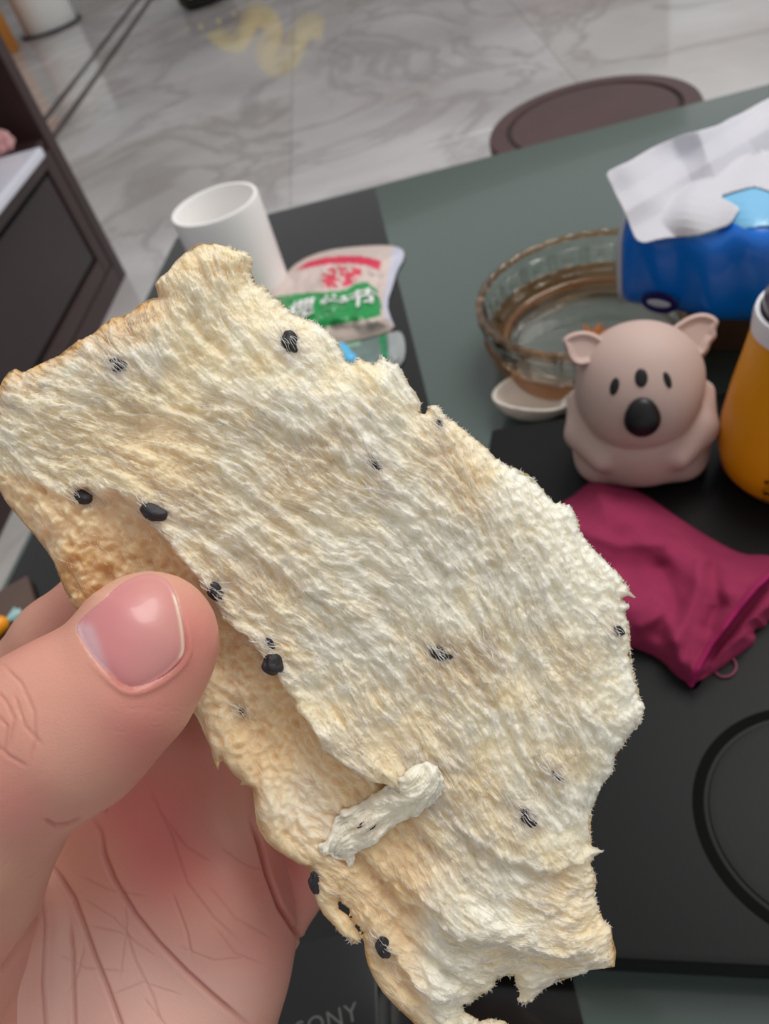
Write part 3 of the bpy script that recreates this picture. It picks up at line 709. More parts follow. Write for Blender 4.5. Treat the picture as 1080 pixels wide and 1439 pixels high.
# gentle collar line where the head sits in the body, arms folded to the chest
S.merge(H, .0012)
for s_ in (-1, 1):
    S.cap(K(s_ * .0300, .002, .040), K(s_ * .0305, -.014, .030), .0068, .0066, k=.005)
    S.cap(K(s_ * .0305, -.014, .030), K(s_ * .0190, -.0285, .0240), .0066, .0052, k=.005)
Vv, Ff = S.mesh(); Vv[:, 2] = np.maximum(Vv[:, 2], KZ + .0005)
M_koa = mat('figurine_ceramic', lin(190, 164, 154), .62, noise=(30, .35, lin(182, 156, 147)), bump=(700, .12, .0004), sss=.08, sss_s=.004)
body = mesh_from('body', Vv, Ff, M_koa, koala)
bv = BVHTree.FromPolygons([tuple(map(float, v)) for v in Vv], [tuple(map(int, f)) for f in Ff])
M_kblack = mat('figurine_black', lin(14, 13, 14), .42)
for nm, x, y, rw, rh, th, lb in (('eye', 863, 543, 5.2, 12, .0009, None), ('eye', 937.5, 534, 4.8, 11.5, .0009, None), ('forehead_mark', 900.5, 531, 8.6, 13.5, .0009, None), ('nose', 902, 586, 21.5, 25, .0052, None)):
    r = ray(x, y); rn = r / np.linalg.norm(r); hit, n, _, dist = bv.ray_cast(Vector(CAM), Vector(rn))
    hit = np.array(hit); dep = proj(hit)[0, 2]; n = np.array(n)
    if np.dot(n, rn) > 0: n = -n
    upv = np.array([0, 0, 1.0]) - n[2] * n; upv /= np.linalg.norm(upv); rt = np.cross(upv, n)
    ca_ = 1.0; cu = max(.55, abs(np.dot(np.cross(rt, n), RM[:, 1])))
    a_ = rw * dep / F / max(.75, abs(np.dot(rt, RM[:, 0]))); b_ = rh * dep / F / cu
    e_ = SDF(hit - .016, hit + .016, .0004 if nm != 'nose' else .0006)
    e_.ell(hit, (a_, b_, th), np.array([rt, upv, n]))
    if nm == 'nose': e_.ell(hit - upv * b_ * .22, (a_ * 1.04, b_ * .72, th), np.array([rt, upv, n]), k=.003)
    vv, ff = e_.mesh(); mesh_from(nm, vv, ff, M_kblack, koala)
hd = proj(K(0, -.004, .064))[0, 2]
earL = [(791, 474), (804, 467), (822, 464), (840, 470), (852, 480), (850, 492), (842, 500), (835, 512), (826, 514), (815, 516), (804, 512), (797, 503), (793, 488), (789, 481)]
earR = [(940, 468), (944, 460), (951, 454), (969, 443), (987, 439), (1002, 443), (1011, 452), (1005, 463), (1007, 474), (998, 483), (995, 494), (986, 503), (976, 500), (965, 490), (948, 480)]
for poly in (earL, earR):
    poly = smooth_poly(np.array(poly, float), 2); S_ = sheet([poly], 1.2, 60); d = S_['d']; cx_ = poly[:, 0].mean(); cy_ = poly[:, 1].mean()
    rim = .0022 * (1 - np.exp(-d / 3.0)) + .0012 * np.exp(-((d - 4) / 2.5) ** 2) - .0012 * smooth01((d - 6) / 8)
    dep = hd - rim; dbk = hd + .0045 * (1 - np.exp(-d / 4.0))
    C = np.stack([(S_['px'] - PW / 2) / F, (S_['py'] - PH / 2) / F, np.ones(S_['n'])], 1)
    Va, Q = close_sheet(S_, CAM + (C * dep[:, None]) @ RM.T, CAM + (C * dbk[:, None]) @ RM.T)
    mesh_from('ear', Va, Q, M_koa, koala)

# ------------------------------------------------------------------ yellow cup
tb = P(1113, 660, KZ)
th_ = empty('yellow_tumbler', tb, 'yellow tumbler with a white rim and dark lid at the right edge', 'cup')
M_y = mat('tumbler_yellow', lin(226, 150, 10), .38, noise=(8, .25, lin(214, 138, 6)))
M_w2 = mat('tumbler_rim', lin(226, 224, 228), .3)
M_lid = mat('tumbler_lid', lin(66, 54, 70), .25, coat=.3)
yp = [(a_ * .88, b_ * .80) for a_, b_ in [(0, .0006), (.026, .0006), (.034, .004), (.0395, .013), (.0415, .026), (.0405, .045), (.037, .068), (.0325, .092), (.0298, .108), (.0292, .110)]]
lathe('cup', yp + [(.022, .0880), (0, .0875)], tb, M_y, th_, n=96)
lathe('rim', [(.0250, .0882), (.0264, .0885), (.0260, .0955), (.0252, .098), (.0234, .098), (.0225, .0882)], tb, M_w2, th_, n=96, close=True)['label'] = 'white rim'
lathe('lid', [(0, .0884), (.0223, .0884), (.0223, .1035), (.0200, .106), (.016, .1065), (.0148, .1125), (.0135, .1145), (0, .1145)], tb, M_lid, th_, n=72)['label'] = 'dark lid'
# black glyph on the yellow side, wrapped on the wall
hp_ = None
for zz_ in np.linspace(.01, .06, 40): pass
to = CAM - tb; to[2] = 0; to /= np.linalg.norm(to); tr = np.cross([0, 0, 1.0], to)
c = bpy.data.curves.new('t', 'FONT'); c.body = '美'; c.size = .019; c.extrude = .0002; c.align_x = 'CENTER'; c.align_y = 'CENTER'; c.offset = .0004
o_ = bpy.data.objects.new('t', c); scn.collection.objects.link(o_)
me = bpy.data.meshes.new_from_object(o_.evaluated_get(bpy.context.evaluated_depsgraph_get())); bpy.data.objects.remove(o_)
ya = np.array(yp); ang0 = -.10
for v in me.vertices:
    z_ = .0165 + v.co.y; r_ = np.interp(z_, ya[:, 1], ya[:, 0]) + .0002 + v.co.z; t_ = ang0 + v.co.x / .041
    p_ = tb + to * (r_ * math.cos(t_)) + tr * (r_ * math.sin(t_)) + np.array([0, 0, z_]); v.co = Vector([float(x) for x in p_ - tb])
me.name = 'lettering'; me.materials.clear(); me.materials.append(mat('print_black', lin(30, 22, 10), .5)); o_ = bpy.data.objects.new('lettering', me); scn.collection.objects.link(o_); o_.parent = th_

# ------------------------------------------------------------------ magenta cloth
poly = [(835, 671), (848, 673), (880, 681), (915, 700), (945, 722), (975, 742), (1010, 763), (1045, 780), (1070, 779), (1100, 783), (1112, 830), (1092, 862), (1076, 872), (1077, 880), (1056, 884),
        (1064, 900), (1040, 918), (1008, 942), (978, 958), (968, 960), (948, 948), (930, 927), (905, 914), (880, 906), (840, 900), (800, 880), (770, 830), (760, 760), (785, 708), (800, 700), (815, 688)]
poly = smooth_poly(np.array(poly, float), 2)
S_ = sheet([poly], 1.6, 60); d = S_['d']; X = S_['px']; Y = S_['py']
def ridge(pts, wd, amp, X, Y, sharp=1.0):
    best = np.full(len(X), 1e9)
    for a, b in zip(pts[:-1], pts[1:]):
        a = np.array(a, float); b = np.array(b, float); v = b - a; t = np.clip(((X - a[0]) * v[0] + (Y - a[1]) * v[1]) / (v @ v), 0, 1)
        best = np.minimum(best, np.hypot(X - a[0] - t * v[0], Y - a[1] - t * v[1]))
    return amp * np.exp(-(best / wd) ** 2 * sharp)
def side(pts, X, Y):
    """signed distance, positive on the right-hand side of the path"""
    best = np.full(len(X), 1e9); sg = np.zeros(len(X))
    for a, b in zip(pts[:-1], pts[1:]):
        a = np.array(a, float); b = np.array(b, float); v = b - a; t = np.clip(((X - a[0]) * v[0] + (Y - a[1]) * v[1]) / (v @ v), 0, 1)
        dd = np.hypot(X - a[0] - t * v[0], Y - a[1] - t * v[1]); s = (v[0] * (Y - a[1]) - v[1] * (X - a[0])); m_ = dd < best
        best[m_] = dd[m_]; sg[m_] = np.sign(s[m_])
    return best * sg
h = .017 * (1 - np.exp(-(d / 24) ** 1.3)) + .002 * (1 - np.exp(-d / 2.5))
n1 = nrm(blur(rng.randn(*S_['shape']), 11))[S_['mask']]
h = h + .0016 * n1 * smooth01(d / 20)
h += ridge([(850, 700), (900, 740), (960, 790), (1010, 830)], 22, .0035, X, Y) + ridge([(815, 745), (870, 765), (930, 762)], 10, .002, X, Y)
h -= ridge([(1000, 800), (1010, 850), (995, 880)], 12, .0045, X, Y) + ridge([(930, 800), (945, 850), (925, 890)], 16, .004, X, Y)
h += ridge([(985, 790), (975, 840), (950, 900)], 12, .003, X, Y) + ridge([(900, 880), (935, 860), (955, 930)], 9, .002, X, Y)
hem = [(1100, 792), (1062, 826), (1030, 866), (1000, 905), (972, 957)]
sd_ = side(hem, X, Y)       # >0 : inner side, left of hem in the picture
h += ridge(hem, 6, .0045, X, Y)
low = sd_ < -3
h = np.where(low, np.minimum(h, .007 + .002 * (1 - np.exp(-d / 3)) + .0012 * n1), h)
h -= np.where(low, .0035 * np.exp(-((sd_ + 9) / 6) ** 2), 0)
h += ridge([(1056, 884), (1020, 905), (985, 945)], 5, .0018, X, Y)
zz = KZ + .0006 + np.maximum(h, .0003)
V = np.array([P(x, y, z_) for x, y, z_ in zip(X, Y, zz)]); Vb = V.copy(); Vb[:, 2] = KZ + .0004
Va, Q = close_sheet(S_, V, Vb)
ht = np.clip(ridge(hem, 5, 1, X, Y), 0, 1)[:, None]
colr = linn((164, 56, 92)) * (1 - ht) + linn((186, 38, 108)) * ht; colr = np.concatenate([colr, colr])
M_cloth = mat('magenta_fleece', lin(176, 62, 104), .95, attr='Col', noise=(60, .5, lin(146, 44, 80)), bump=(1400, .8, .0015), sheen=.0, spec=.2)
cloth = mesh_from('cloth', Va, Q, M_cloth, attrs={'Col': colr}); tag(cloth, 'magenta fleece cloth folded up on the black player', 'cloth')
lp = [P(1014 + 16 * math.cos(t) + 4, 936 + 15 * math.sin(t), KZ + .0012) for t in np.linspace(-2.2, 2.6, 20)]
tube('thread_loop', lp, .0004, mat('thread', lin(140, 70, 92), .9), cloth, n=6)

# ------------------------------------------------------------------ wrapper on a brown slab added for a tabletop reflection, left edge
z3 = TZ + .006
co = [P(-70, 868, z3), P(38, 808, z3), P(50, 850, z3), P(-30, 940, z3)]
tag(prism('reflection_slab', [p[:2] for p in co], TZ + .0003, z3, mat('reflection_brown', lin(86, 66, 58), .4, noise=(20, .5, lin(70, 54, 48))), None, .001), 'brown slab in place of a tabletop reflection at the left edge, above the thumb', 'reflection_slab')
S = SDF(P(-10, 880, z3) - [.03, .03, .002], P(-10, 880, z3) + [.03, .03, .02], .0008)
wc = P(-8, 884, z3 + .006); wd = P(6, 870, z3) - P(-30, 900, z3); wd /= np.linalg.norm(wd)
S.cap(wc - wd * .006, wc + wd * .004, .006, .0055)
Vv, Ff = S.mesh(); cdy = empty('wrapped_sweet', wc - [0, 0, .006], 'orange sweet in a pale teal wrapper at the left edge, on the brown slab', 'sweet')
mesh_from('sweet', Vv, Ff, mat('sweet_orange', lin(240, 150, 20), .35), cdy)
fan = []; side_ = np.array([-wd[1], wd[0], 0])
for k in range(9):
    t = -.7 + 1.4 * k / 8; fan.append(wc + wd * (.006) + (wd * math.cos(t) + side_ * math.sin(t)) * (.012 + .001 * (k % 2)) + np.array([0, 0, -.003 + .0015 * (k % 2)]))
V = [wc + wd * .007] + fan + [v - np.array([0, 0, .0006]) for v in [wc + wd * .007] + fan]
Fc = [(0, k + 1, k + 2) for k in range(8)] + [(10, 10 + k + 2, 10 + k + 1) for k in range(8)]
mesh_from('wrapper', np.array(V), Fc, mat('wrapper_teal', lin(120, 160, 160), .3), cdy, smooth=False)['label'] = 'pale teal twisted wrapper end'
# ------------------------------------------------------------------ torn bread
def camw(C): return CAM + C @ RM.T
def DB(x, y): return .140 + (np.asarray(x, float) - 230) * 1.0e-5       # the slab of bread leans a little away to the right
PXM = .14 / F
def BW(x, y, h):       # h in picture-pixel units (0.127 mm) towards the eye
    d = DB(x, y); z = d - np.asarray(h) * PXM
    return camw(np.stack([(x - PW / 2) / F * d, (y - PH / 2) / F * d, z], -1))
C_, T_ = .7, 2.2      # outline roughness: crust / torn
out = [(278,343,C_),(301,342,C_),(318,346,T_),(333,350,T_),(348,356,T_),(357,368,T_),(352,380,T_),(359,399,T_),(371,402,T_),(381,414,T_),(394,424,T_),(408,440,T_),(426,446,T_),(444,454,T_),(458,464,T_),(472,477,T_),(480,492,T_),(485,507,T_),(496,511,T_),(502,502,T_),(512,508,T_),(524,513,T_),(535,500,T_),(548,508,T_),(560,513,T_),(568,528,T_),(575,542,T_),(584,552,T_),(591,566,T_),(589,582,T_),(597,583,T_),(603,571,T_),(615,569,T_),(622,582,T_),(635,591,T_),(652,604,T_),(668,618,T_),(682,629,T_),(694,642,T_),(707,651,T_),(728,660,T_),(747,671,T_),(760,686,T_),(770,699,T_),(780,708,T_),(792,707,T_),(804,715,T_),(812,732,T_),(813,747,T_),(824,760,T_),(833,771,T_),(853,792,T_),(868,806,T_),(880,820,T_),(884,830,.5),(894,841,.3),(881,837,.5),(872,842,T_),(884,851,T_),(877,860,T_),(883,880,T_),(885,907,T_),(888,935,T_),(894,962,T_),(898,978,T_),(905,992,T_),(901,1013,T_),(885,1030,T_),(876,1046,T_),(863,1062,T_),(860,1086,T_),(847,1099,T_),(838,1120,T_),(830,1142,T_),(829,1165,T_),(830,1188,T_),(847,1196,.5),(833,1204,T_),(829,1214,T_),(837,1233,T_),(835,1252,T_),(838,1270,T_),(846,1290,T_),(858,1301,C_),(860,1318,C_),(865,1337,C_),(863,1358,C_),(845,1361,C_),(827,1363,T_),(814,1369,T_),(801,1373,T_),(780,1380,T_),(764,1389,T_),(750,1402,T_),(738,1412,T_),(727,1407,T_),(730,1396,T_),(725,1384,T_),(723,1371,T_),(710,1371,T_),(697,1376,T_),(694,1386,T_),(688,1391,T_),(671,1400,T_),(662,1409,T_),(650,1411,T_),(652,1422,T_),(664,1428,T_),(672,1436,T_),(684,1432,T_),(697,1433,T_),(718,1441,T_),(716,1470,T_),(680,1492,T_),(630,1484,C_),(598,1460,C_),(577,1433,C_),(564,1421,C_),(553,1411,C_),(536,1392,C_),(524,1372,C_),(517,1356,C_),(513,1338,C_),(511,1322,C_),(507,1314,T_),(505,1323,T_),(500,1327,T_),(497,1320,.8),(493,1327,T_),(486,1317,T_),(470,1301,C_),(455,1286,C_),(445,1269,C_),(440,1254,C_),(437,1238,C_),(434,1218,C_),(420,1214,C_),(404,1205,C_),(391,1196,C_),(376,1184,C_),(365,1168,C_),(360,1154,C_),(358,1138,C_),(357,1122,C_),(355,1107,C_),(346,1103,C_),(336,1103,.3),(341,1098,C_),(328,1088,C_),(318,1076,C_),(309,1064,C_),(307,1085,.3),(299,1064,.4),(296,1050,C_),(289,1036,C_),(283,1021,C_),(277,1008,C_),(269,998,C_),(262,980,C_),(240,950,C_),(200,915,C_),(150,888,C_),(116,866,C_),(107,858,C_),(99,847,C_),(94,836,C_),(88,822,C_),(81,803,C_),(76,790,C_),(66,774,C_),(50,753,C_),(36,738,C_),(22,721,C_),(10,707,C_),(0,690,C_),(-7,672,C_),(-13,640,C_),(-10,600,C_),(-7,570,C_),(-2,548,C_),(5,533,C_),(12,524,C_),(22,518,C_),(32,524,C_),(46,517,C_),(64,508,C_),(83,500,C_),(106,482,1.2),(130,470,1.2),(144,457,1.2),(157,447,1.2),(170,445,1.2),(185,438,1.2),(198,427,1.2),(213,420,1.2),(223,418,1.0),(218,399,C_),(226,389,C_),(236,382,C_),(246,368,C_),(259,356,C_)]
out = np.array(out, float)
rough_ = np.where(out[:, 2] > 2, 2.6, .15)
o1 = densify(np.column_stack([out[:, :2]])[:, :2], 11.0, rough_)
ra = np.array([out[np.argmin((out[:, 0] - p[0]) ** 2 + (out[:, 1] - p[1]) ** 2), 2] for p in o1])
outer = densify(o1, 3.0, ra * .55)
hole = densify(np.array([(477,1260),(479,1268),(486,1272),(491,1280),(495,1290),(500,1297),(508,1308),(513,1309),(509,1314),(503,1309),(497,1299),(492,1292),(487,1285),(481,1281),(475,1277),(475,1268)], float), 3, .8)
s = 1.5
S = sheet([outer, hole], s, 90)
shape = S['shape']; X, Y = np.meshgrid(S['xs'], S['ys']); sd = np.maximum(S['sd'], 0)
# fibre direction field
ctl = np.array([(60,600,22),(150,520,30),(250,470,45),(300,400,72),(350,480,50),(400,430,62),(200,620,26),(330,590,32),(450,560,38),(560,600,45),(680,700,52),(300,720,36),(420,720,40),(520,780,45),(620,860,50),(400,850,48),(470,950,50),(560,1040,50),(700,1000,55),(800,850,58),(800,1000,62),(840,1100,70),(760,1150,50),(650,1150,48),(560,1250,52),(600,1330,40),(680,1300,26),(760,1320,10),(840,1320,-12),(520,1300,62),(560,1390,50),(640,1400,20),(760,1380,-30),(120,760,60),(200,800,50),(330,1000,55),(400,1080,55),(420,1180,40),(240,880,50),(330,900,45)], float)
cw = np.zeros(shape); sc_ = np.zeros(shape); cc_ = np.zeros(shape)
for x_, y_, a_ in ctl:
    wgt = 1 / ((X - x_) ** 2 + (Y - y_) ** 2 + 900.) ** 1.5; cw += wgt; sc_ += wgt * math.sin(math.radians(a_)); cc_ += wgt * math.cos(math.radians(a_))
ang = np.arctan2(sc_, cc_) + .13 * gnoise(shape, 40 / s) + .10 * gnoise(shape, 14 / s)
L1 = lic(blur(rng.randn(*shape), 3.0), ang, 36)
L2 = lic(blur(rng.randn(*shape), 1.3), ang, 14)
net = np.maximum(lic(blur(rng.randn(*shape), 1.5), ang + .34, 11), lic(blur(rng.randn(*shape), 1.5), ang - .34, 11)); net = nrm(np.clip(net, -.5, 2.5))
calm = smooth01((gnoise(shape, 20 / s) * .7 + gnoise(shape, 42 / s) * .7 - .25) / 1.2)
L3 = lic(rng.randn(*shape), ang, 9)
iso1 = gnoise(shape, 6 / s); iso2 = gnoise(shape, 2.6 / s)
def lint(pts, X): p = np.array(pts, float); return np.interp(X, p[:, 0], p[:, 1])
rgd = [(-20,640),(60,668),(120,690),(170,697),(215,718),(245,762),(300,838),(345,888),(385,930),(420,985),(455,1040),(520,1085),(570,1110),(620,1128)]
yr = lint(rgd, X); sr = (Y - yr) * .66 + 3.0 * gnoise(shape, 7 / s)          # >0 : below/left of torn ridge
fade = smooth01((640 - X) / 90) * smooth01((X - 90) / 120)
low = smooth01((sr + 3) / 9) * fade
cell = smooth01((sr) / 14) * smooth01((620 - X) / 60)
right = smooth01((X - (560 + (Y - 500) * .45)) / 130) * (Y < 1200)          # crumbly right flank
ani = 1 - .55 * right - .62 * cell * (X < 420)
h = 26 * (1 - np.exp(-sd / 17.)) + 8 * smooth01(sd / 80)
h += 9 * np.exp(-((sr + 9) / 11) ** 2) * fade * (sr < 4)
h -= 31 * low * smooth01(sd / 75)
# folds / layered tears in the lower part
for pts, amp, wd in (([(470,1165),(520,1205),(560,1248),(610,1280),(680,1305),(750,1318),(835,1322)], 12, 13), ([(540,1180),(570,1235),(640,1290),(720,1300)], 8, 9), ([(500,1250),(535,1320),(590,1375),(650,1400)], 11, 11),
                     ([(600,1090),(640,1150),(700,1190),(780,1205),(830,1205)], 11, 12), ([(280,730),(400,800),(500,880),(600,1000)], 5, 12), ([(330,560),(480,640),(600,760),(680,880)], 4, 14), ([(600,850),(680,950),(740,1060),(790,1120)], 5, 14)):
    p = np.array(pts, float); yy = np.interp(X, p[:, 0], p[:, 1]); sv = (Y - yy) * .7 + 2.5 * gnoise(shape, 6 / s)
    fd = smooth01((X - p[0, 0]) / 50) * smooth01((p[-1, 0] - X) / 50)
    h += fd * amp * np.where(sv < 0, np.exp(-(sv / (wd * 2.6)) ** 2), np.exp(-(sv / (wd * .38)) ** 2))
    h -= fd * amp * .7 * np.where(sv > 0, np.exp(-((sv - wd * 1.1) / wd) ** 2), 0)
def pocket(x, y, a, b, deg, amp, q=1.0):
    t = math.radians(deg); u = (X - x) * math.cos(t) + (Y - y) * math.sin(t); v = -(X - x) * math.sin(t) + (Y - y) * math.cos(t)
    return amp * np.exp(-((u / a) ** 2 + (v / b) ** 2) ** q)
for a_ in ((180,590,60,22,25,8),(90,640,40,18,20,7),(250,530,50,14,35,5),(330,450,40,22,60,6),(420,520,50,16,40,4),(625,1125,34,17,48,13),(610,1190,30,12,35,10),(690,1170,50,12,25,7),(560,1310,48,14,48,12),
           (620,1350,40,10,30,9),(730,930,46,13,60,8),(600,980,60,10,52,5),(480,760,70,10,42,5),(380,640,70,12,35,5),(545,860,60,9,48,5),(690,800,50,10,55,5),(420,1010,50,16,52,7),(350,1020,40,20,50,8),(700,1260,55,12,22,7),(300,480,28,16,50,5)):
    h -= pocket(*a_)
h -= pocket(235, 900, 95, 110, 0, 16)                                       # pressed in under the thumb
lip = np.zeros(shape)
h += (1.5 * L1 + (1 - .6 * calm) * (1.1 * (1 - np.abs(L2)) + 1.5 * net)) * ani + (1 - .5 * calm) * 1.0 * L3 * ani - 2.6 * calm
h += 1.8 * iso1 * (1 - ani * .6) + 1.7 * iso2 * (1.15 - ani * .8) * 1.2 + .5 * rng.randn(*shape)
# cellular pits in the lower left crumb
vor = lic(blur(rng.randn(*shape), 3.0), ang, 5); h -= cell * 3.0 * np.clip(vor - .35, 0, 2) * smooth01(sd / 12)
lipz = np.exp(-(np.minimum(sd, 60) / 20) ** 2) * smooth01((Y - 970) / 40) * smooth01((620 - X) / 60) * smooth01((1100 + (X - 300) * 1.6 - Y + 260) / 60 + 1)
lipz = lipz * (X < 300 + (Y - 1000) * .62)
hs_ = blur(h, 3.2); h = h * (1 - .75 * lipz) + hs_ * .75 * lipz + 3.5 * np.exp(-((sd - 13) / 8) ** 2) * lipz
hc = blur(h, 1.3); h = h * (1 - .45 * cell) + hc * .45 * cell
hbig = blur(h, 7); h = hbig + (h - hbig) * .97
h = h * smooth01(sd / 5.0 + .12)
m_ = S['mask']; hf = h[m_]; hf = np.where(S['d'] <= 0, 0.5, hf)
def samp(F2, x, y):
    i = np.clip(((x - S['xs'][0]) / s).round().astype(int), 0, shape[1] - 1); j = np.clip(((y - S['ys'][0]) / s).round().astype(int), 0, shape[0] - 1); return F2[j, i]
# colours of the crumb itself
cream = linn((255, 244, 224)); tan = linn((233, 202, 156)); gold = linn((206, 156, 92)); yel = linn((249, 228, 186))
cn1 = gnoise(shape, 34 / s); cn2 = gnoise(shape, 10 / s)
k_tan = np.clip(.9 * cell + .16 * cn1 * (1 - right), 0, 1)
k_yel = np.clip(.36 + .30 * calm + .22 * cn1 + .18 * cn2 + .5 * smooth01((460 - X) / 300) - .55 * right, 0, 1)
# distance to crusty outline only
cp = np.array([p for p in out if p[2] <= 1.2]); dc = np.full(shape, 1e9)
idx = [i for i in range(len(out)) if out[i, 2] <= 1.2 and out[(i + 1) % len(out), 2] <= 1.2]
for i in idx:
    a_ = out[i, :2]; b_ = out[(i + 1) % len(out), :2]; v = b_ - a_; t = np.clip(((X - a_[0]) * v[0] + (Y - a_[1]) * v[1]) / (v @ v), 0, 1)
    dc = np.minimum(dc, np.hypot(X - a_[0] - t * v[0], Y - a_[1] - t * v[1]))
topl = smooth01((330 - X) / 200) * smooth01((640 - Y) / 150)
k_gold = np.clip(np.exp(-(dc / (9 + 26 * topl)) ** 1.3) * (.55 + .45 * topl) * (1 + .35 * cn2), 0, .95)
k_gold = np.maximum(k_gold, pocket(110, 810, 45, 60, 60, .55) * (1 + .4 * cn2))
k_gold = np.maximum(k_gold, pocket(250, 370, 40, 26, -40, .4) * (1 + .4 * cn2))
k_lip = .6 * np.clip(lipz * 1.2, 0, 1)
K3 = lambda a: np.clip(a, 0, 1)[..., None]
col = cream * (1 - K3(k_yel)) + yel * K3(k_yel); col = col * (1 - K3(k_tan)) + tan * K3(k_tan); col = col * (1 - K3(k_lip)) + linn((240, 218, 180)) * K3(k_lip); col = col * (1 - K3(k_gold)) + gold * K3(k_gold)
# (x, y, length, width, angle, how deep below the surface, darkness)
seeds = [(410,487,15,10,75,-1,1),(177,520,12,9,20,-2,1),(126,700,12,9,20,0,1),(228,721,17,10,20,1,1),(310,829,13,9,55,-3,.7),(389,926,13,13,60,1,1),(384,899,8,5,60,-1,.9),(527,654,13,10,60,-5,.7),(617,914,16,9,30,-4,.9),(864,884,8,6,50,-2,.9),(775,1077,10,6,60,-4,.8),(736,1137,14,8,50,-4,.9),(443,1238,14,8,80,2,1),(538,1323,14,9,75,1,1),(616,599,9,4,60,0,1),(336,1003,15,9,55,-5,.45),(685,912,10,7,40,-8,.5),(538,697,10,8,60,-9,.4)]
for x_, y_, a_, b_, g_, dz, dk in seeds:
    kk = K3(pocket(x_, y_, a_ * 1.25, b_ * 1.35, g_, .55 * dk, .9) * (1 + .5 * L3)); col = col * (1 - kk) + linn((120, 116, 118)) * kk
cf = col[m_]
bread = empty('torn_bread', BW(np.array(440.), np.array(880.), np.array(0.)), 'large torn piece of white bread with black beans, held between the fingers', 'bread')
M_br = mat('bread_crumb', lin(250, 240, 220), .48, attr='Col', sss=.7, sss_r=(1.0, .88, .74), sss_s=.0050, spec=.5, bump=(1800, .22, .0003))
tback = 44 * (1 - np.exp(-sd / 22.)) + 8 * smooth01(sd / 70) + 1.5 * gnoise(shape, 12 / s)
tb_ = tback[m_] * (S['d'] > 0)
Vf = BW(S['px'], S['py'], hf)
mesh_from('crumb', Vf, S['quads'], M_br, bread, attrs={'Col': cf})
# crust: the back shell, coarser, sharing the outline
S2 = sheet([densify(out[:, :2], 5, out[:, 2] * .3), hole], 4.0, 90)
d2 = S2['d']; n2 = gnoise(S2['shape'], 4)[S2['mask']]
tb2 = 44 * (1 - np.exp(-d2 / 22.)) + 8 * smooth01(d2 / 70) + (1.2 * n2) * smooth01(d2 / 10)
V2a = BW(S2['px'], S2['py'], -tb2 - .3 + 1.2 * (d2 <= 0)); V2b = BW(S2['px'], S2['py'], -np.maximum(tb2 - 3, .4) * 1.0 + 0.2)
Va, Q = close_sheet(S2, V2b, V2a)
M_cr = mat('bread_crust', lin(226, 178, 112), .5, noise=(60, .5, lin(238, 204, 150)), sss=.25, sss_s=.002, bump=(500, .2, .0004))
mesh_from('crust', Va, Q, M_cr, bread)['label'] = 'thin golden crust on the back and rim'
# beans
M_bean = mat('black_bean', lin(30, 27, 30), .35, noise=(600, .5, lin(62, 56, 60)), bump=(1800, .5, .0004))
bn = None
ico = bmesh.new(); bmesh.ops.create_icosphere(ico, subdivisions=4, radius=1)
iv = np.array([v.co[:] for v in ico.verts]); iF = np.array([[v.index for v in f.verts] for f in ico.faces]); ico.free()
ivn = 1 + .08 * np.sin(iv[:, 0] * 4 + iv[:, 1] * 3) + .06 * np.sin(iv[:, 1] * 6 - iv[:, 2] * 5)
def surf(x, y): return samp(h, np.atleast_1d(np.array(x, float)), np.atleast_1d(np.array(y, float)))
for x_, y_, a_, b_, g_, dz, dk in seeds:
    if dk < .45: continue
    t = math.radians(g_); u = iv * ivn[:, None]; e1 = u[:, 0] * a_ * 1.12; e2 = u[:, 1] * b_ * 1.12; e3 = u[:, 2] * b_ * .8
    hx_ = float(surf(x_, y_)[0]); V = BW(x_ + e1 * math.cos(t) - e2 * math.sin(t), y_ + e1 * math.sin(t) + e2 * math.cos(t), hx_ + dz * 1.0 - 1.2 + e3)
    mesh_from('black_bean', V, iF, M_bean, bread)
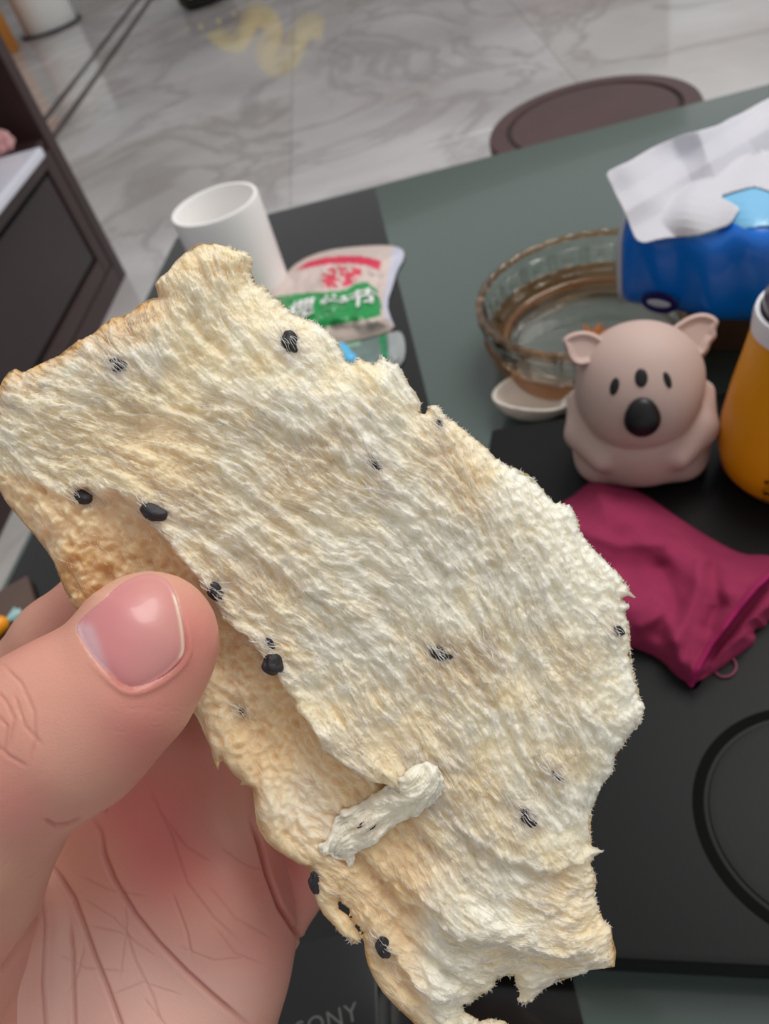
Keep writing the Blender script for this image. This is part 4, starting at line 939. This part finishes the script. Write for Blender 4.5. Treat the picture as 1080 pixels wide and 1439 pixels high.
# loose fibres
def fibres(name, starts, L0, L1_, wd, lift, mt, angf=None, jit=.25, nseg=8, out_=False, hb=None):
    n = len(starts); x = starts[:, 0].copy(); y = starts[:, 1].copy(); Ls = rng.uniform(L0, L1_, n) / nseg
    sgn = rng.choice([-1, 1], n) if not out_ else np.ones(n)
    a0 = samp(ang, x, y) if angf is None else angf
    pts = []; wob = np.zeros(n); off = rng.randn(n) * (.26 if hb is None and L1_ < 60 else 0)
    for k in range(nseg + 1):
        pts.append((x.copy(), y.copy()))
        a = (samp(ang, x, y) + off if angf is None else a0) + wob; wob = wob * .7 + rng.randn(n) * jit
        x = x + np.cos(a) * Ls * sgn; y = y + np.sin(a) * Ls * sgn
    px = np.array([p[0] for p in pts]); py = np.array([p[1] for p in pts])      # (k, n)
    tt = np.linspace(0, 1, nseg + 1)[:, None]
    if hb is None:
        hs = samp(h, px, py); base = np.maximum(hs, blur(h, 2)[np.clip(((py - S['ys'][0]) / s).round().astype(int), 0, shape[0] - 1), np.clip(((px - S['xs'][0]) / s).round().astype(int), 0, shape[1] - 1)])
        hh = base + np.sin(tt * math.pi) * lift * rng.uniform(.3, 1.2, n) + .15
    else: hh = hb + tt * lift * rng.uniform(-1, 1, n)
    if hb is None:
        keep = samp(sd, px, py).min(0) > 2.0; px = px[:, keep]; py = py[:, keep]; hh = hh[:, keep]; n = int(keep.sum())
    wdt = wd * rng.uniform(.5, 1.3, n) * (np.sin(np.clip(tt, .06, .94) * math.pi) ** .5 if not out_ else (1.08 - tt))
    dx = np.gradient(px, axis=0); dy = np.gradient(py, axis=0); L = np.hypot(dx, dy) + 1e-9; nx_, ny_ = -dy / L, dx / L
    V = []
    for a_, b_ in ((1, 0), (-.5, .87), (-.5, -.87)):
        V.append(BW(px + nx_ * wdt * a_, py + ny_ * wdt * a_, hh + wdt * b_))
    V = np.stack(V, 2)   # k,n,3,3
    V = V.transpose(1, 0, 2, 3).reshape(-1, 3); K_ = nseg + 1
    base_ = (np.arange(n) * K_ * 3)[:, None, None]; ks = np.arange(nseg)[None, :, None] * 3; js = np.array([0, 1, 2])[None, None]
    A_ = base_ + ks + js; B_ = base_ + ks + (js + 1) % 3
    Q = np.stack([A_, B_, B_ + 3, A_ + 3], -1).reshape(-1, 4)
    return tag(mesh_from(name, V, Q, mt, bread, attrs=None), kind='stuff')
M_fb = mat('bread_fibre', lin(255, 251, 243), .33, sss=.5, sss_r=(1, .9, .75), sss_s=.003, spec=.6)
inside = np.argwhere(S['sd'] > 7)
pr_ = (1 - .75 * calm)[inside[:, 0], inside[:, 1]] * (.25 + .9 * ani)[inside[:, 0], inside[:, 1]] * (1 - .75 * cell)[inside[:, 0], inside[:, 1]]
pick = inside[rng.choice(len(inside), 9000, p=pr_ / pr_.sum())]
st = np.stack([S['xs'][pick[:, 1]], S['ys'][pick[:, 0]]], 1) + rng.uniform(-.7, .7, (len(pick), 2))
fibres('fibre', st, 9, 36, .36, 1.6, M_fb, jit=.11)
pick = inside[rng.choice(len(inside), 5000)]
st = np.stack([S['xs'][pick[:, 1]], S['ys'][pick[:, 0]]], 1)
fibres('short_fibre', st, 4, 10, .40, 1.6, M_fb, jit=.5, nseg=5)
# longer pulled threads
pick = inside[rng.choice(len(inside), 800, p=pr_ / pr_.sum())]
st = np.stack([S['xs'][pick[:, 1]], S['ys'][pick[:, 0]]], 1)
fibres('long_fibre', st, 36, 100, .42, 2.0, M_fb, jit=.07, nseg=16)
# over the beans
st = []
for x_, y_, a_, b_, g_, dz, dk in seeds:
    nn_ = int(18 if dz < 0 else 8)
    for k in range(nn_): r_ = rng.randn(2) * .55; st.append((x_ + r_[0] * a_ - 8, y_ + r_[1] * a_ - 6))
fibres('bean_fibre', np.array(st), 16, 30, .6, 9, M_fb, jit=.18)
# frayed torn edge
ne = len(outer); es = []; ea = []
cen_amp = np.repeat(0, 0)
seg_amp = []
for i in range(len(out)):
    a_ = out[i, :2]; b_ = out[(i + 1) % len(out), :2]
    if out[i, 2] < 2 : continue
    v = b_ - a_; L = np.linalg.norm(v); na = math.atan2(-v[0], v[1])     # outward (clockwise outline in y-down picture)
    for k in range(int(L / 2.4)):
        t = rng.rand(); p_ = a_ + v * t; es.append(p_ - np.array([math.cos(na), math.sin(na)]) * 2.5); ea.append(na + rng.randn() * .6)
fibres('edge_fibre', np.array(es), 3, 7.5, .85, 2, M_fb, angf=np.array(ea), jit=.45, nseg=4, out_=True, hb=2.0)
# the rolled tuft hanging off the middle
tp = smooth_poly(densify(np.array([(596,1058),(612,1064),(622,1082),(618,1104),(600,1124),(588,1140),(566,1148),(548,1160),(532,1178),(510,1188),(498,1196),(497,1212),(490,1214),(486,1204),(468,1200),(452,1192),(448,1180),(462,1170),(470,1152),(484,1134),(508,1124),(528,1112),(540,1098),(556,1084),(572,1070)], float), 5, 1.6), 1)
S3 = sheet([tp], 1.4, 60); d3 = S3['d']; a3 = np.full(S3['shape'], math.radians(-38)) + .5 * gnoise(S3['shape'], 9)
q3 = (lic(blur(rng.randn(*S3['shape']), 1.8), a3, 14) * 2.2 + lic(rng.randn(*S3['shape']), a3, 6) * 1.6 + gnoise(S3['shape'], 7) * 3.4)[S3['mask']]
hb3 = blur(h, 10)[np.clip(((S3['py'] - S['ys'][0]) / s).round().astype(int), 0, shape[0] - 1), np.clip(((S3['px'] - S['xs'][0]) / s).round().astype(int), 0, shape[1] - 1)]
h3 = hb3 + 6 + 16 * (1 - np.exp(-d3 / 9)) + q3 * smooth01(d3 / 5 + .1)
Va, Q = close_sheet(S3, BW(S3['px'], S3['py'], h3), BW(S3['px'], S3['py'], hb3 + 2 - 6 * smooth01(d3 / 6)))
c3 = np.tile(linn((255, 240, 214)), (S3['n'], 1)); kk = np.exp(-(((S3['px'] - 516) / 17) ** 2 + ((S3['py'] - 1152) / 11) ** 2))[:, None] * .5; c3 = c3 * (1 - kk) + linn((120, 116, 118)) * kk
mesh_from('torn_tuft', Va, Q, M_br, bread, attrs={'Col': np.concatenate([c3, c3])})
t = .5; u = iv * ivn[:, None]; V = BW(516 + u[:, 0] * 13, 1152 + u[:, 1] * 8, 28 + float(hb3[np.argmin((S3['px'] - 516) ** 2 + (S3['py'] - 1152) ** 2)]) - 9 + u[:, 2] * 5)
mesh_from('black_bean', V, iF, M_bean, bread)
# ------------------------------------------------------------------ hand (camera-side coordinates x right, y down, z away; metres)
def HC(px, py, d): return np.array([(px - PW / 2) / F * d, (py - PH / 2) / F * d, d])
vx = .0011
lo = np.array([-.135, -.030, .088]); hi = np.array([.035, .165, .228])
TH = SDF(lo, hi, vx); PA = SDF(lo, hi, vx)
def chain(S, pts, k):
    for a, b in zip(pts[:-1], pts[1:]):
        S.cap(HC(*a[:3]), HC(*b[:3]), a[3] * a[2] / F, b[3] * b[2] / F, k)
# thumb: tip, pad, joint, base
chain(TH, [(207,891,.1268,78),(201,898,.1262,86),(168,962,.1255,101),(97,1017,.126,120),(24,1062,.127,122),(-64,1150,.129,134),(-150,1270,.136,150)], .004)
TH.ell(HC(225, 905, .1285), (.0090, .0098, .0080), k=.004)
TH.cap(HC(-64, 1150, .130), HC(-130, 1330, .142), .0172, .021, .004)
# palm, thenar lobe, fingers folded behind the bread
chain(PA, [(-62,1330,.156,116),(-62,1620,.152,119)], .004)
PA.cap(HC(-150, 1250, .142), HC(-90, 1420, .155), .019, .0165, .008)
chain(PA, [(190,1150,.188,140),(150,1600,.176,165)], .010)
chain(PA, [(262,1250,.181,112),(232,1480,.172,134),(190,1620,.168,150)], .010)
chain(PA, [(290,1100,.184,74),(312,1245,.169,74),(326,1300,.171,72)], .010)
chain(PA, [(215,1085,.188,80),(225,1200,.178,78)], .010)
chain(PA, [(60,1380,.176,90),(60,1620,.17,110)], .010)
PA.ell(HC(345, 1345, .172), (.0095, .016, .010), k=.008)
PA.ell(HC(215, 1265, .1515), (.010, .010, .0042), k=.006, sub=True)
FG = SDF(lo, hi, vx)
chain(FG, [(150,1130,.190,74),(-40,1050,.183,68),(84,902,.169,62),(185,800,.1625,52)], .003)      # index
PF = SDF(lo, hi, vx); chain(PF, [(235,1110,.193,74),(205,985,.199,66),(262,870,.184,60),(325,795,.1645,50)], .003)
RF = SDF(lo, hi, vx); chain(RF, [(318,1120,.194,70),(352,985,.203,63),(420,905,.186,56),(470,850,.1660,48)], .003)
LF = SDF(lo, hi, vx); chain(LF, [(352,1300,.184,72),(402,1222,.189,64),(500,1110,.192,56),(560,1010,.180,50),(585,960,.1690,45)], .003)
# wrist and the start of the forearm, outside the frame
PA.cap(HC(60, 1600, .176), HC(-20, 1760, .182), .026, .025, .015)
PA.merge(FG, .0015); PA.merge(PF, .0015); PA.merge(RF, .0015); PA.merge(LF, .0012)
PA.merge(TH, .0016)
Vc, Fc = PA.mesh()
# subdivide once for the fine creases
tmp = bpy.data.meshes.new('t'); tmp.from_pydata([tuple(map(float, v)) for v in Vc], [], [tuple(map(int, f)) for f in Fc]); ob = bpy.data.objects.new('t', tmp); scn.collection.objects.link(ob)
md_ = ob.modifiers.new('s', 'SMOOTH'); md_.factor = .5; md_.iterations = 3
md_ = ob.modifiers.new('d', 'SUBSURF'); md_.levels = 2; md_.render_levels = 2
me = bpy.data.meshes.new_from_object(ob.evaluated_get(bpy.context.evaluated_depsgraph_get()))
n = len(me.vertices); Vc = np.empty(n * 3, np.float32); me.vertices.foreach_get('co', Vc); Vc = Vc.reshape(-1, 3).astype(float)
Nn = np.empty(n * 3, np.float32); me.vertices.foreach_get('normal', Nn); Nn = Nn.reshape(-1, 3).astype(float)
Fc = np.empty(len(me.polygons) * 4, np.int32); me.loops.foreach_get('vertex_index', Fc); Fc = Fc.reshape(-1, 4)
bpy.data.objects.remove(ob)
X = Vc[:, 0] / Vc[:, 2] * F + PW / 2; Y = Vc[:, 1] / Vc[:, 2] * F + PH / 2; Z = Vc[:, 2]
print('facing', (Nn[:, 2] < 0).mean()); front = Nn[:, 2] < .25
thumb = (Z < .1475) & (X + (Y - 1150) * .6 < 330)
palm = ~thumb
disp = np.zeros(n); red = np.zeros(n); pale = np.zeros(n)
def crease(pts, wd, dep, zone, rd=.7):
    global disp, red
    pts = np.array(pts, float); mk = zone & front & (X > pts[:, 0].min() - 25) & (X < pts[:, 0].max() + 25) & (Y > pts[:, 1].min() - 25) & (Y < pts[:, 1].max() + 25)
    i = np.nonzero(mk)[0]
    if not len(i): return
    L = 0; best = np.full(len(i), 1e9); tt_ = np.zeros(len(i)); tot = np.linalg.norm(np.diff(pts, axis=0), axis=1).sum()
    for a, b in zip(pts[:-1], pts[1:]):
        v = b - a; l = np.linalg.norm(v); t = np.clip(((X[i] - a[0]) * v[0] + (Y[i] - a[1]) * v[1]) / (l * l + 1e-9), 0, 1)
        dd = np.hypot(X[i] - a[0] - t * v[0], Y[i] - a[1] - t * v[1]); m_ = dd < best; best[m_] = dd[m_]; tt_[m_] = (L + t[m_] * l) / tot; L += l
    tap = np.clip(np.sin(np.clip(tt_, .02, .98) * math.pi) * 2.2, 0, 1)
    g = np.exp(-(best / wd) ** 2) * tap; g2 = np.exp(-(best / (wd * 2.6)) ** 2) * tap
    dep = dep * (.6 if zone is palm else .5); disp[i] -= dep * g; disp[i] += dep * .22 * (g2 - g); red[i] = np.maximum(red[i], rd * np.exp(-(best / (wd * 1.1)) ** 2) * tap)
# palm lines
crease([(126,1148),(142,1170),(146,1200),(160,1235),(190,1285),(222,1325),(262,1366),(300,1400),(330,1425),(360,1450)], 3.6, .0011, palm, .9)
crease([(62,1205),(82,1228),(104,1262),(118,1300),(134,1345),(152,1390),(170,1440),(180,1480)], 3.4, .0010, palm, .8)
crease([(98,1290),(103,1340),(104,1400),(106,1470)], 2.8, .0007, palm, .6)
crease([(352,1150),(364,1185),(376,1230),(393,1275),(416,1310),(430,1330)], 3.4, .0022, palm, .9)  # gap before the little finger, its dark shade painted in as red
crease([(152,1075),(150,1110),(146,1150)], 3.5, .0008, palm, .5)
crease([(60,1240),(66,1300),(62,1380),(68,1470)], 3.2, .0008, palm, .5)
for ln, wd, dp in (([(170,1290),(190,1350),(215,1400),(230,1450)], 2.2, .00035), ([(205,1100),(240,1170),(262,1240),(300,1290),(345,1330)], 2.4, .00035), ([(232,1150),(262,1190),(300,1212)], 2.0, .0003), ([(240,1250),(262,1310),(270,1350)], 2.2, .0004),
                   ([(110,1230),(150,1250),(210,1260)], 1.8, .0002), ([(120,1300),(170,1310),(220,1345)], 1.8, .0002), ([(115,1262),(160,1290),(195,1330)], 1.6, .0002), ([(175,1240),(178,1300),(168,1380)], 1.6, .0002),
                   ([(80,1340),(120,1360),(180,1365)], 1.6, .0002), ([(150,1400),(200,1380),(260,1400)], 1.6, .0002), ([(95,1400),(110,1365),(118,1330)], 1.8, .0003), ([(200,1400),(220,1425),(240,1450)], 1.8, .00025),
                   ([(300,1300),(330,1340),(370,1355)], 1.8, .0002), ([(290,1240),(330,1290),(385,1320)], 1.8, .0002), ([(310,1190),(345,1215),(375,1225)], 1.6, .00018), ([(250,1330),(300,1350),(350,1345)], 1.8, .0002)):
    crease(ln, wd, dp, palm, .35)
# thumb: notch fold, knuckle wrinkles, short skin lines
crease([(118,1148),(96,1158),(78,1160),(60,1150)], 2.8, .0007, thumb, .6)
crease([(62,1275),(40,1310),(15,1345),(-5,1370)], 3.5, .001, thumb | palm, .3)
for ln in (([(-10,965),(8,985),(20,1010),(12,1050)]), ([(0,930),(30,960),(48,1000),(50,1040),(40,1075)]), ([(-12,1040),(12,1062),(40,1078)]), ([(20,975),(35,1020),(62,1050)]), ([(-10,1000),(10,1020),(6,1060)])):
    crease(ln, 2.4, .00034, thumb, .35)
for k in range(16):
    x_ = rng.uniform(150, 265); y_ = rng.uniform(985, 1040); 
    crease([(x_, y_), (x_ + 9, y_ + 3), (x_ + 20, y_ + 2)], 1.3, .00010, thumb, 0)
for k in range(26):
    x_ = rng.uniform(-5, 60); y_ = rng.uniform(1180, 1320); crease([(x_, y_), (x_ + 8, y_ - 6), (x_ + 15, y_ - 13)], 1.3, .00010, thumb, 0)
for k in range(14):
    x_ = rng.uniform(-5, 45); y_ = rng.uniform(1330, 1440); crease([(x_, y_), (x_ + 5, y_ - 14), (x_ + 9, y_ - 26)], 1.3, .0001, palm, 0)
# nail bed: groove round the plate
nail = smooth_poly(np.array([(106,884),(110,874),(124,860),(146,840),(164,824),(186,811),(204,806),(221,807),(237,816),(248,836),(256,868),(261,905),(258,924),(240,943),(218,958),(192,969),(175,966),(160,954),(150,944),(133,928),(118,908)], float), 2)
xs, ys, nsd, _, _ = poly_fields([nail], 1.0, 60, 50)
i = np.nonzero(thumb & front & (X > 70) & (X < 300) & (Y > 770) & (Y < 1010))[0]
ns_ = nsd[np.clip((Y[i] - ys[0]).round().astype(int), 0, len(ys) - 1), np.clip((X[i] - xs[0]).round().astype(int), 0, len(xs) - 1)]
lowr = smooth01((X[i] * .45 + Y[i] * .9 - 880) / 60)
disp[i] += -.00055 * smooth01((ns_ + 1) / 4) + .00034 * np.exp(-((ns_ + 6) / 4.5) ** 2) * lowr
red[i] = np.maximum(red[i], .9 * np.exp(-((ns_ + 1.5) / 3.2) ** 2) * lowr)
Vc = Vc + Nn * disp[:, None]
# colouring of the skin, palm light and shade painted in: rosier tips and pads, paler web, red in the creases
def blob(x, y, r, zone): return np.exp(-(((X - x) ** 2 + (Y - y) ** 2) / r ** 2)) * zone
mott = np.zeros(n)
for _ in range(14):
    v = rng.randn(3); v *= rng.uniform(120, 420) / np.linalg.norm(v); mott += np.sin(Vc @ v + rng.uniform(0, 6.28))
mott /= 3.0
base = linn((210, 157, 136)); rosy = linn((216, 130, 122)); deep = linn((166, 78, 70)); pal = linn((234, 190, 176))
kr = np.clip(.15 + .75 * blob(255, 910, 75, thumb) + .5 * blob(190, 1040, 60, thumb) + .35 * blob(20, 1130, 50, thumb) + .8 * blob(250, 1200, 90, palm) + .5 * blob(180, 1100, 90, palm) + .6 * blob(400, 1240, 60, palm) + .3 * blob(330, 1330, 60, palm) + .12 * mott, 0, 1)[:, None]  # the upper palm blob reddens it in place of shade
kp = np.clip(.9 * blob(0, 1380, 100, palm) + .9 * blob(170, 1420, 130, palm) + .4 * blob(320, 1400, 60, palm) + .3 * blob(330, 1190, 40, palm), 0, .9)[:, None]  # lower palm blobs paint in the light falling there
c = base * (1 - kr) + rosy * kr; c = c * (1 - kp) + pal * kp; kd = np.clip(red * .55, 0, .75)[:, None]; c = c * (1 - kd) + deep * kd
M_skin = bpy.data.materials.new('skin'); M_skin.use_nodes = True
nt = M_skin.node_tree; N = nt.nodes; L = nt.links; b = N['Principled BSDF']
at_ = N.new('ShaderNodeAttribute'); at_.attribute_name = 'Col'; L.new(at_.outputs['Color'], b.inputs['Base Color'])
b.inputs['Roughness'].default_value = .41; b.inputs['Specular IOR Level'].default_value = .45
b.inputs['Subsurface Weight'].default_value = .38; b.inputs['Subsurface Radius'].default_value = (1, .32, .18); b.inputs['Subsurface Scale'].default_value = .0032
tc = N.new('ShaderNodeTexCoord'); vo = N.new('ShaderNodeTexVoronoi'); vo.feature = 'DISTANCE_TO_EDGE'; vo.inputs['Scale'].default_value = 1500
n2_ = N.new('ShaderNodeTexNoise'); n2_.inputs['Scale'].default_value = 420; n2_.inputs['Detail'].default_value = 6
L.new(tc.outputs['Object'], vo.inputs['Vector']); L.new(tc.outputs['Object'], n2_.inputs['Vector'])
ad_ = N.new('ShaderNodeMath'); ad_.operation = 'ADD'; L.new(vo.outputs['Distance'], ad_.inputs[0]); L.new(n2_.outputs['Fac'], ad_.inputs[1])
bp_ = N.new('ShaderNodeBump'); bp_.inputs['Strength'].default_value = .22; bp_.inputs['Distance'].default_value = .00025; L.new(ad_.outputs[0], bp_.inputs['Height']); L.new(bp_.outputs[0], b.inputs['Normal'])
Wh = camw(Vc)
hand = empty('hand', D(150, 1600, .17), 'bare left hand pinching the bread, thumb in front and palm below', 'hand')
skin = mesh_from('palm_and_fingers', Wh, Fc, M_skin, hand, attrs={'Col': c})
# thumbnail plate
bvh = BVHTree.FromPolygons([tuple(map(float, v)) for v in Wh], [tuple(map(int, f)) for f in Fc])
SN = sheet([nail], 1.6, 60); dep = np.full(SN['n'], np.nan); nr_ = np.zeros((SN['n'], 3))
for i, (x_, y_) in enumerate(zip(SN['px'], SN['py'])):
    r_ = ray(x_, y_); rn = r_ / np.linalg.norm(r_); ht_ = bvh.ray_cast(Vector(CAM), Vector(rn), .16)
    if ht_[0] is not None: dep[i] = ht_[3] * np.dot(rn, RM[:, 2]); nr_[i] = ht_[1]
print('nail misses', np.isnan(dep).sum(), 'depth', np.nanmin(dep), np.nanmax(dep))
bad = np.isnan(dep) | (dep > .1375)
good = np.nonzero(~bad)[0]
A_ = np.stack([np.ones(len(good)), SN['px'][good], SN['py'][good], SN['px'][good] ** 2, SN['py'][good] ** 2, SN['px'][good] * SN['py'][good]], 1)
co_, *_r = np.linalg.lstsq(A_, dep[good], rcond=None)
fit = co_[0] + co_[1] * SN['px'] + co_[2] * SN['py'] + co_[3] * SN['px'] ** 2 + co_[4] * SN['py'] ** 2 + co_[5] * SN['px'] * SN['py']
dep = np.where(bad, fit, .65 * dep + .35 * fit)
dN = SN['d']; dep = dep - .00010 - .00042 * (1 - np.exp(-dN / 7.)) - .0002 * smooth01((SN['px'] - 200) / 60)
C = np.stack([(SN['px'] - PW / 2) / F, (SN['py'] - PH / 2) / F, np.ones(SN['n'])], 1)
Va, Q = close_sheet(SN, camw(C * dep[:, None]), camw(C * (dep + .0006)[:, None]))
# lunula, pink plate, whitish free edge
x_, y_ = SN['px'], SN['py']
t_ = (x_ - 150) * .80 + (y_ - 905) * -.45       # along the nail towards the tip
lun = smooth01((4 - ((x_ - 118) * .86 - (y_ - 900) * .36)) / 14 + 1.2) * smooth01((y_ - 868) / 10)
lun = smooth01(((158 - x_) + (y_ - 935) * .35) / 16) * smooth01((y_ - 868) / 16)
edge = smooth01((x_ - 244 - np.abs(y_ - 880) * -.03) / 3) * smooth01((y_ - 838) / 10) * smooth01((925 - y_) / 6) * (x_ > 240)
cN = np.tile(linn((208, 142, 136)), (SN['n'], 1))
kk = smooth01((235 - x_) / 90)[:, None]; cN = cN * (1 - kk * .6) + linn((198, 118, 124)) * kk * .6
kk = (lun * .65)[:, None]; cN = cN * (1 - kk) + linn((206, 172, 178)) * kk
kk = (np.exp(-(dN / 4) ** 2) * .5 * smooth01((x_ * .45 + y_ * .9 - 880) / 60) * (x_ > 165))[:, None]; cN = cN * (1 - kk) + linn((190, 90, 88)) * kk
e2_ = np.exp(-((dN - 3.5) / 2.4) ** 2) * smooth01((x_ - 236) / 6) * smooth01((y_ - 830) / 12) * smooth01((928 - y_) / 8); kk = (e2_ * .8)[:, None]; cN = cN * (1 - kk) + linn((232, 204, 176)) * kk
M_nail = mat('nail', lin(205, 130, 134), .38, attr='Col', sss=.25, sss_r=(1, .4, .3), sss_s=.002, spec=.5, coat=.15)
mesh_from('thumbnail', Va, Q, M_nail, hand, attrs={'Col': np.concatenate([cN, cN])})['label'] = 'smooth pink thumbnail with a pale half-moon'
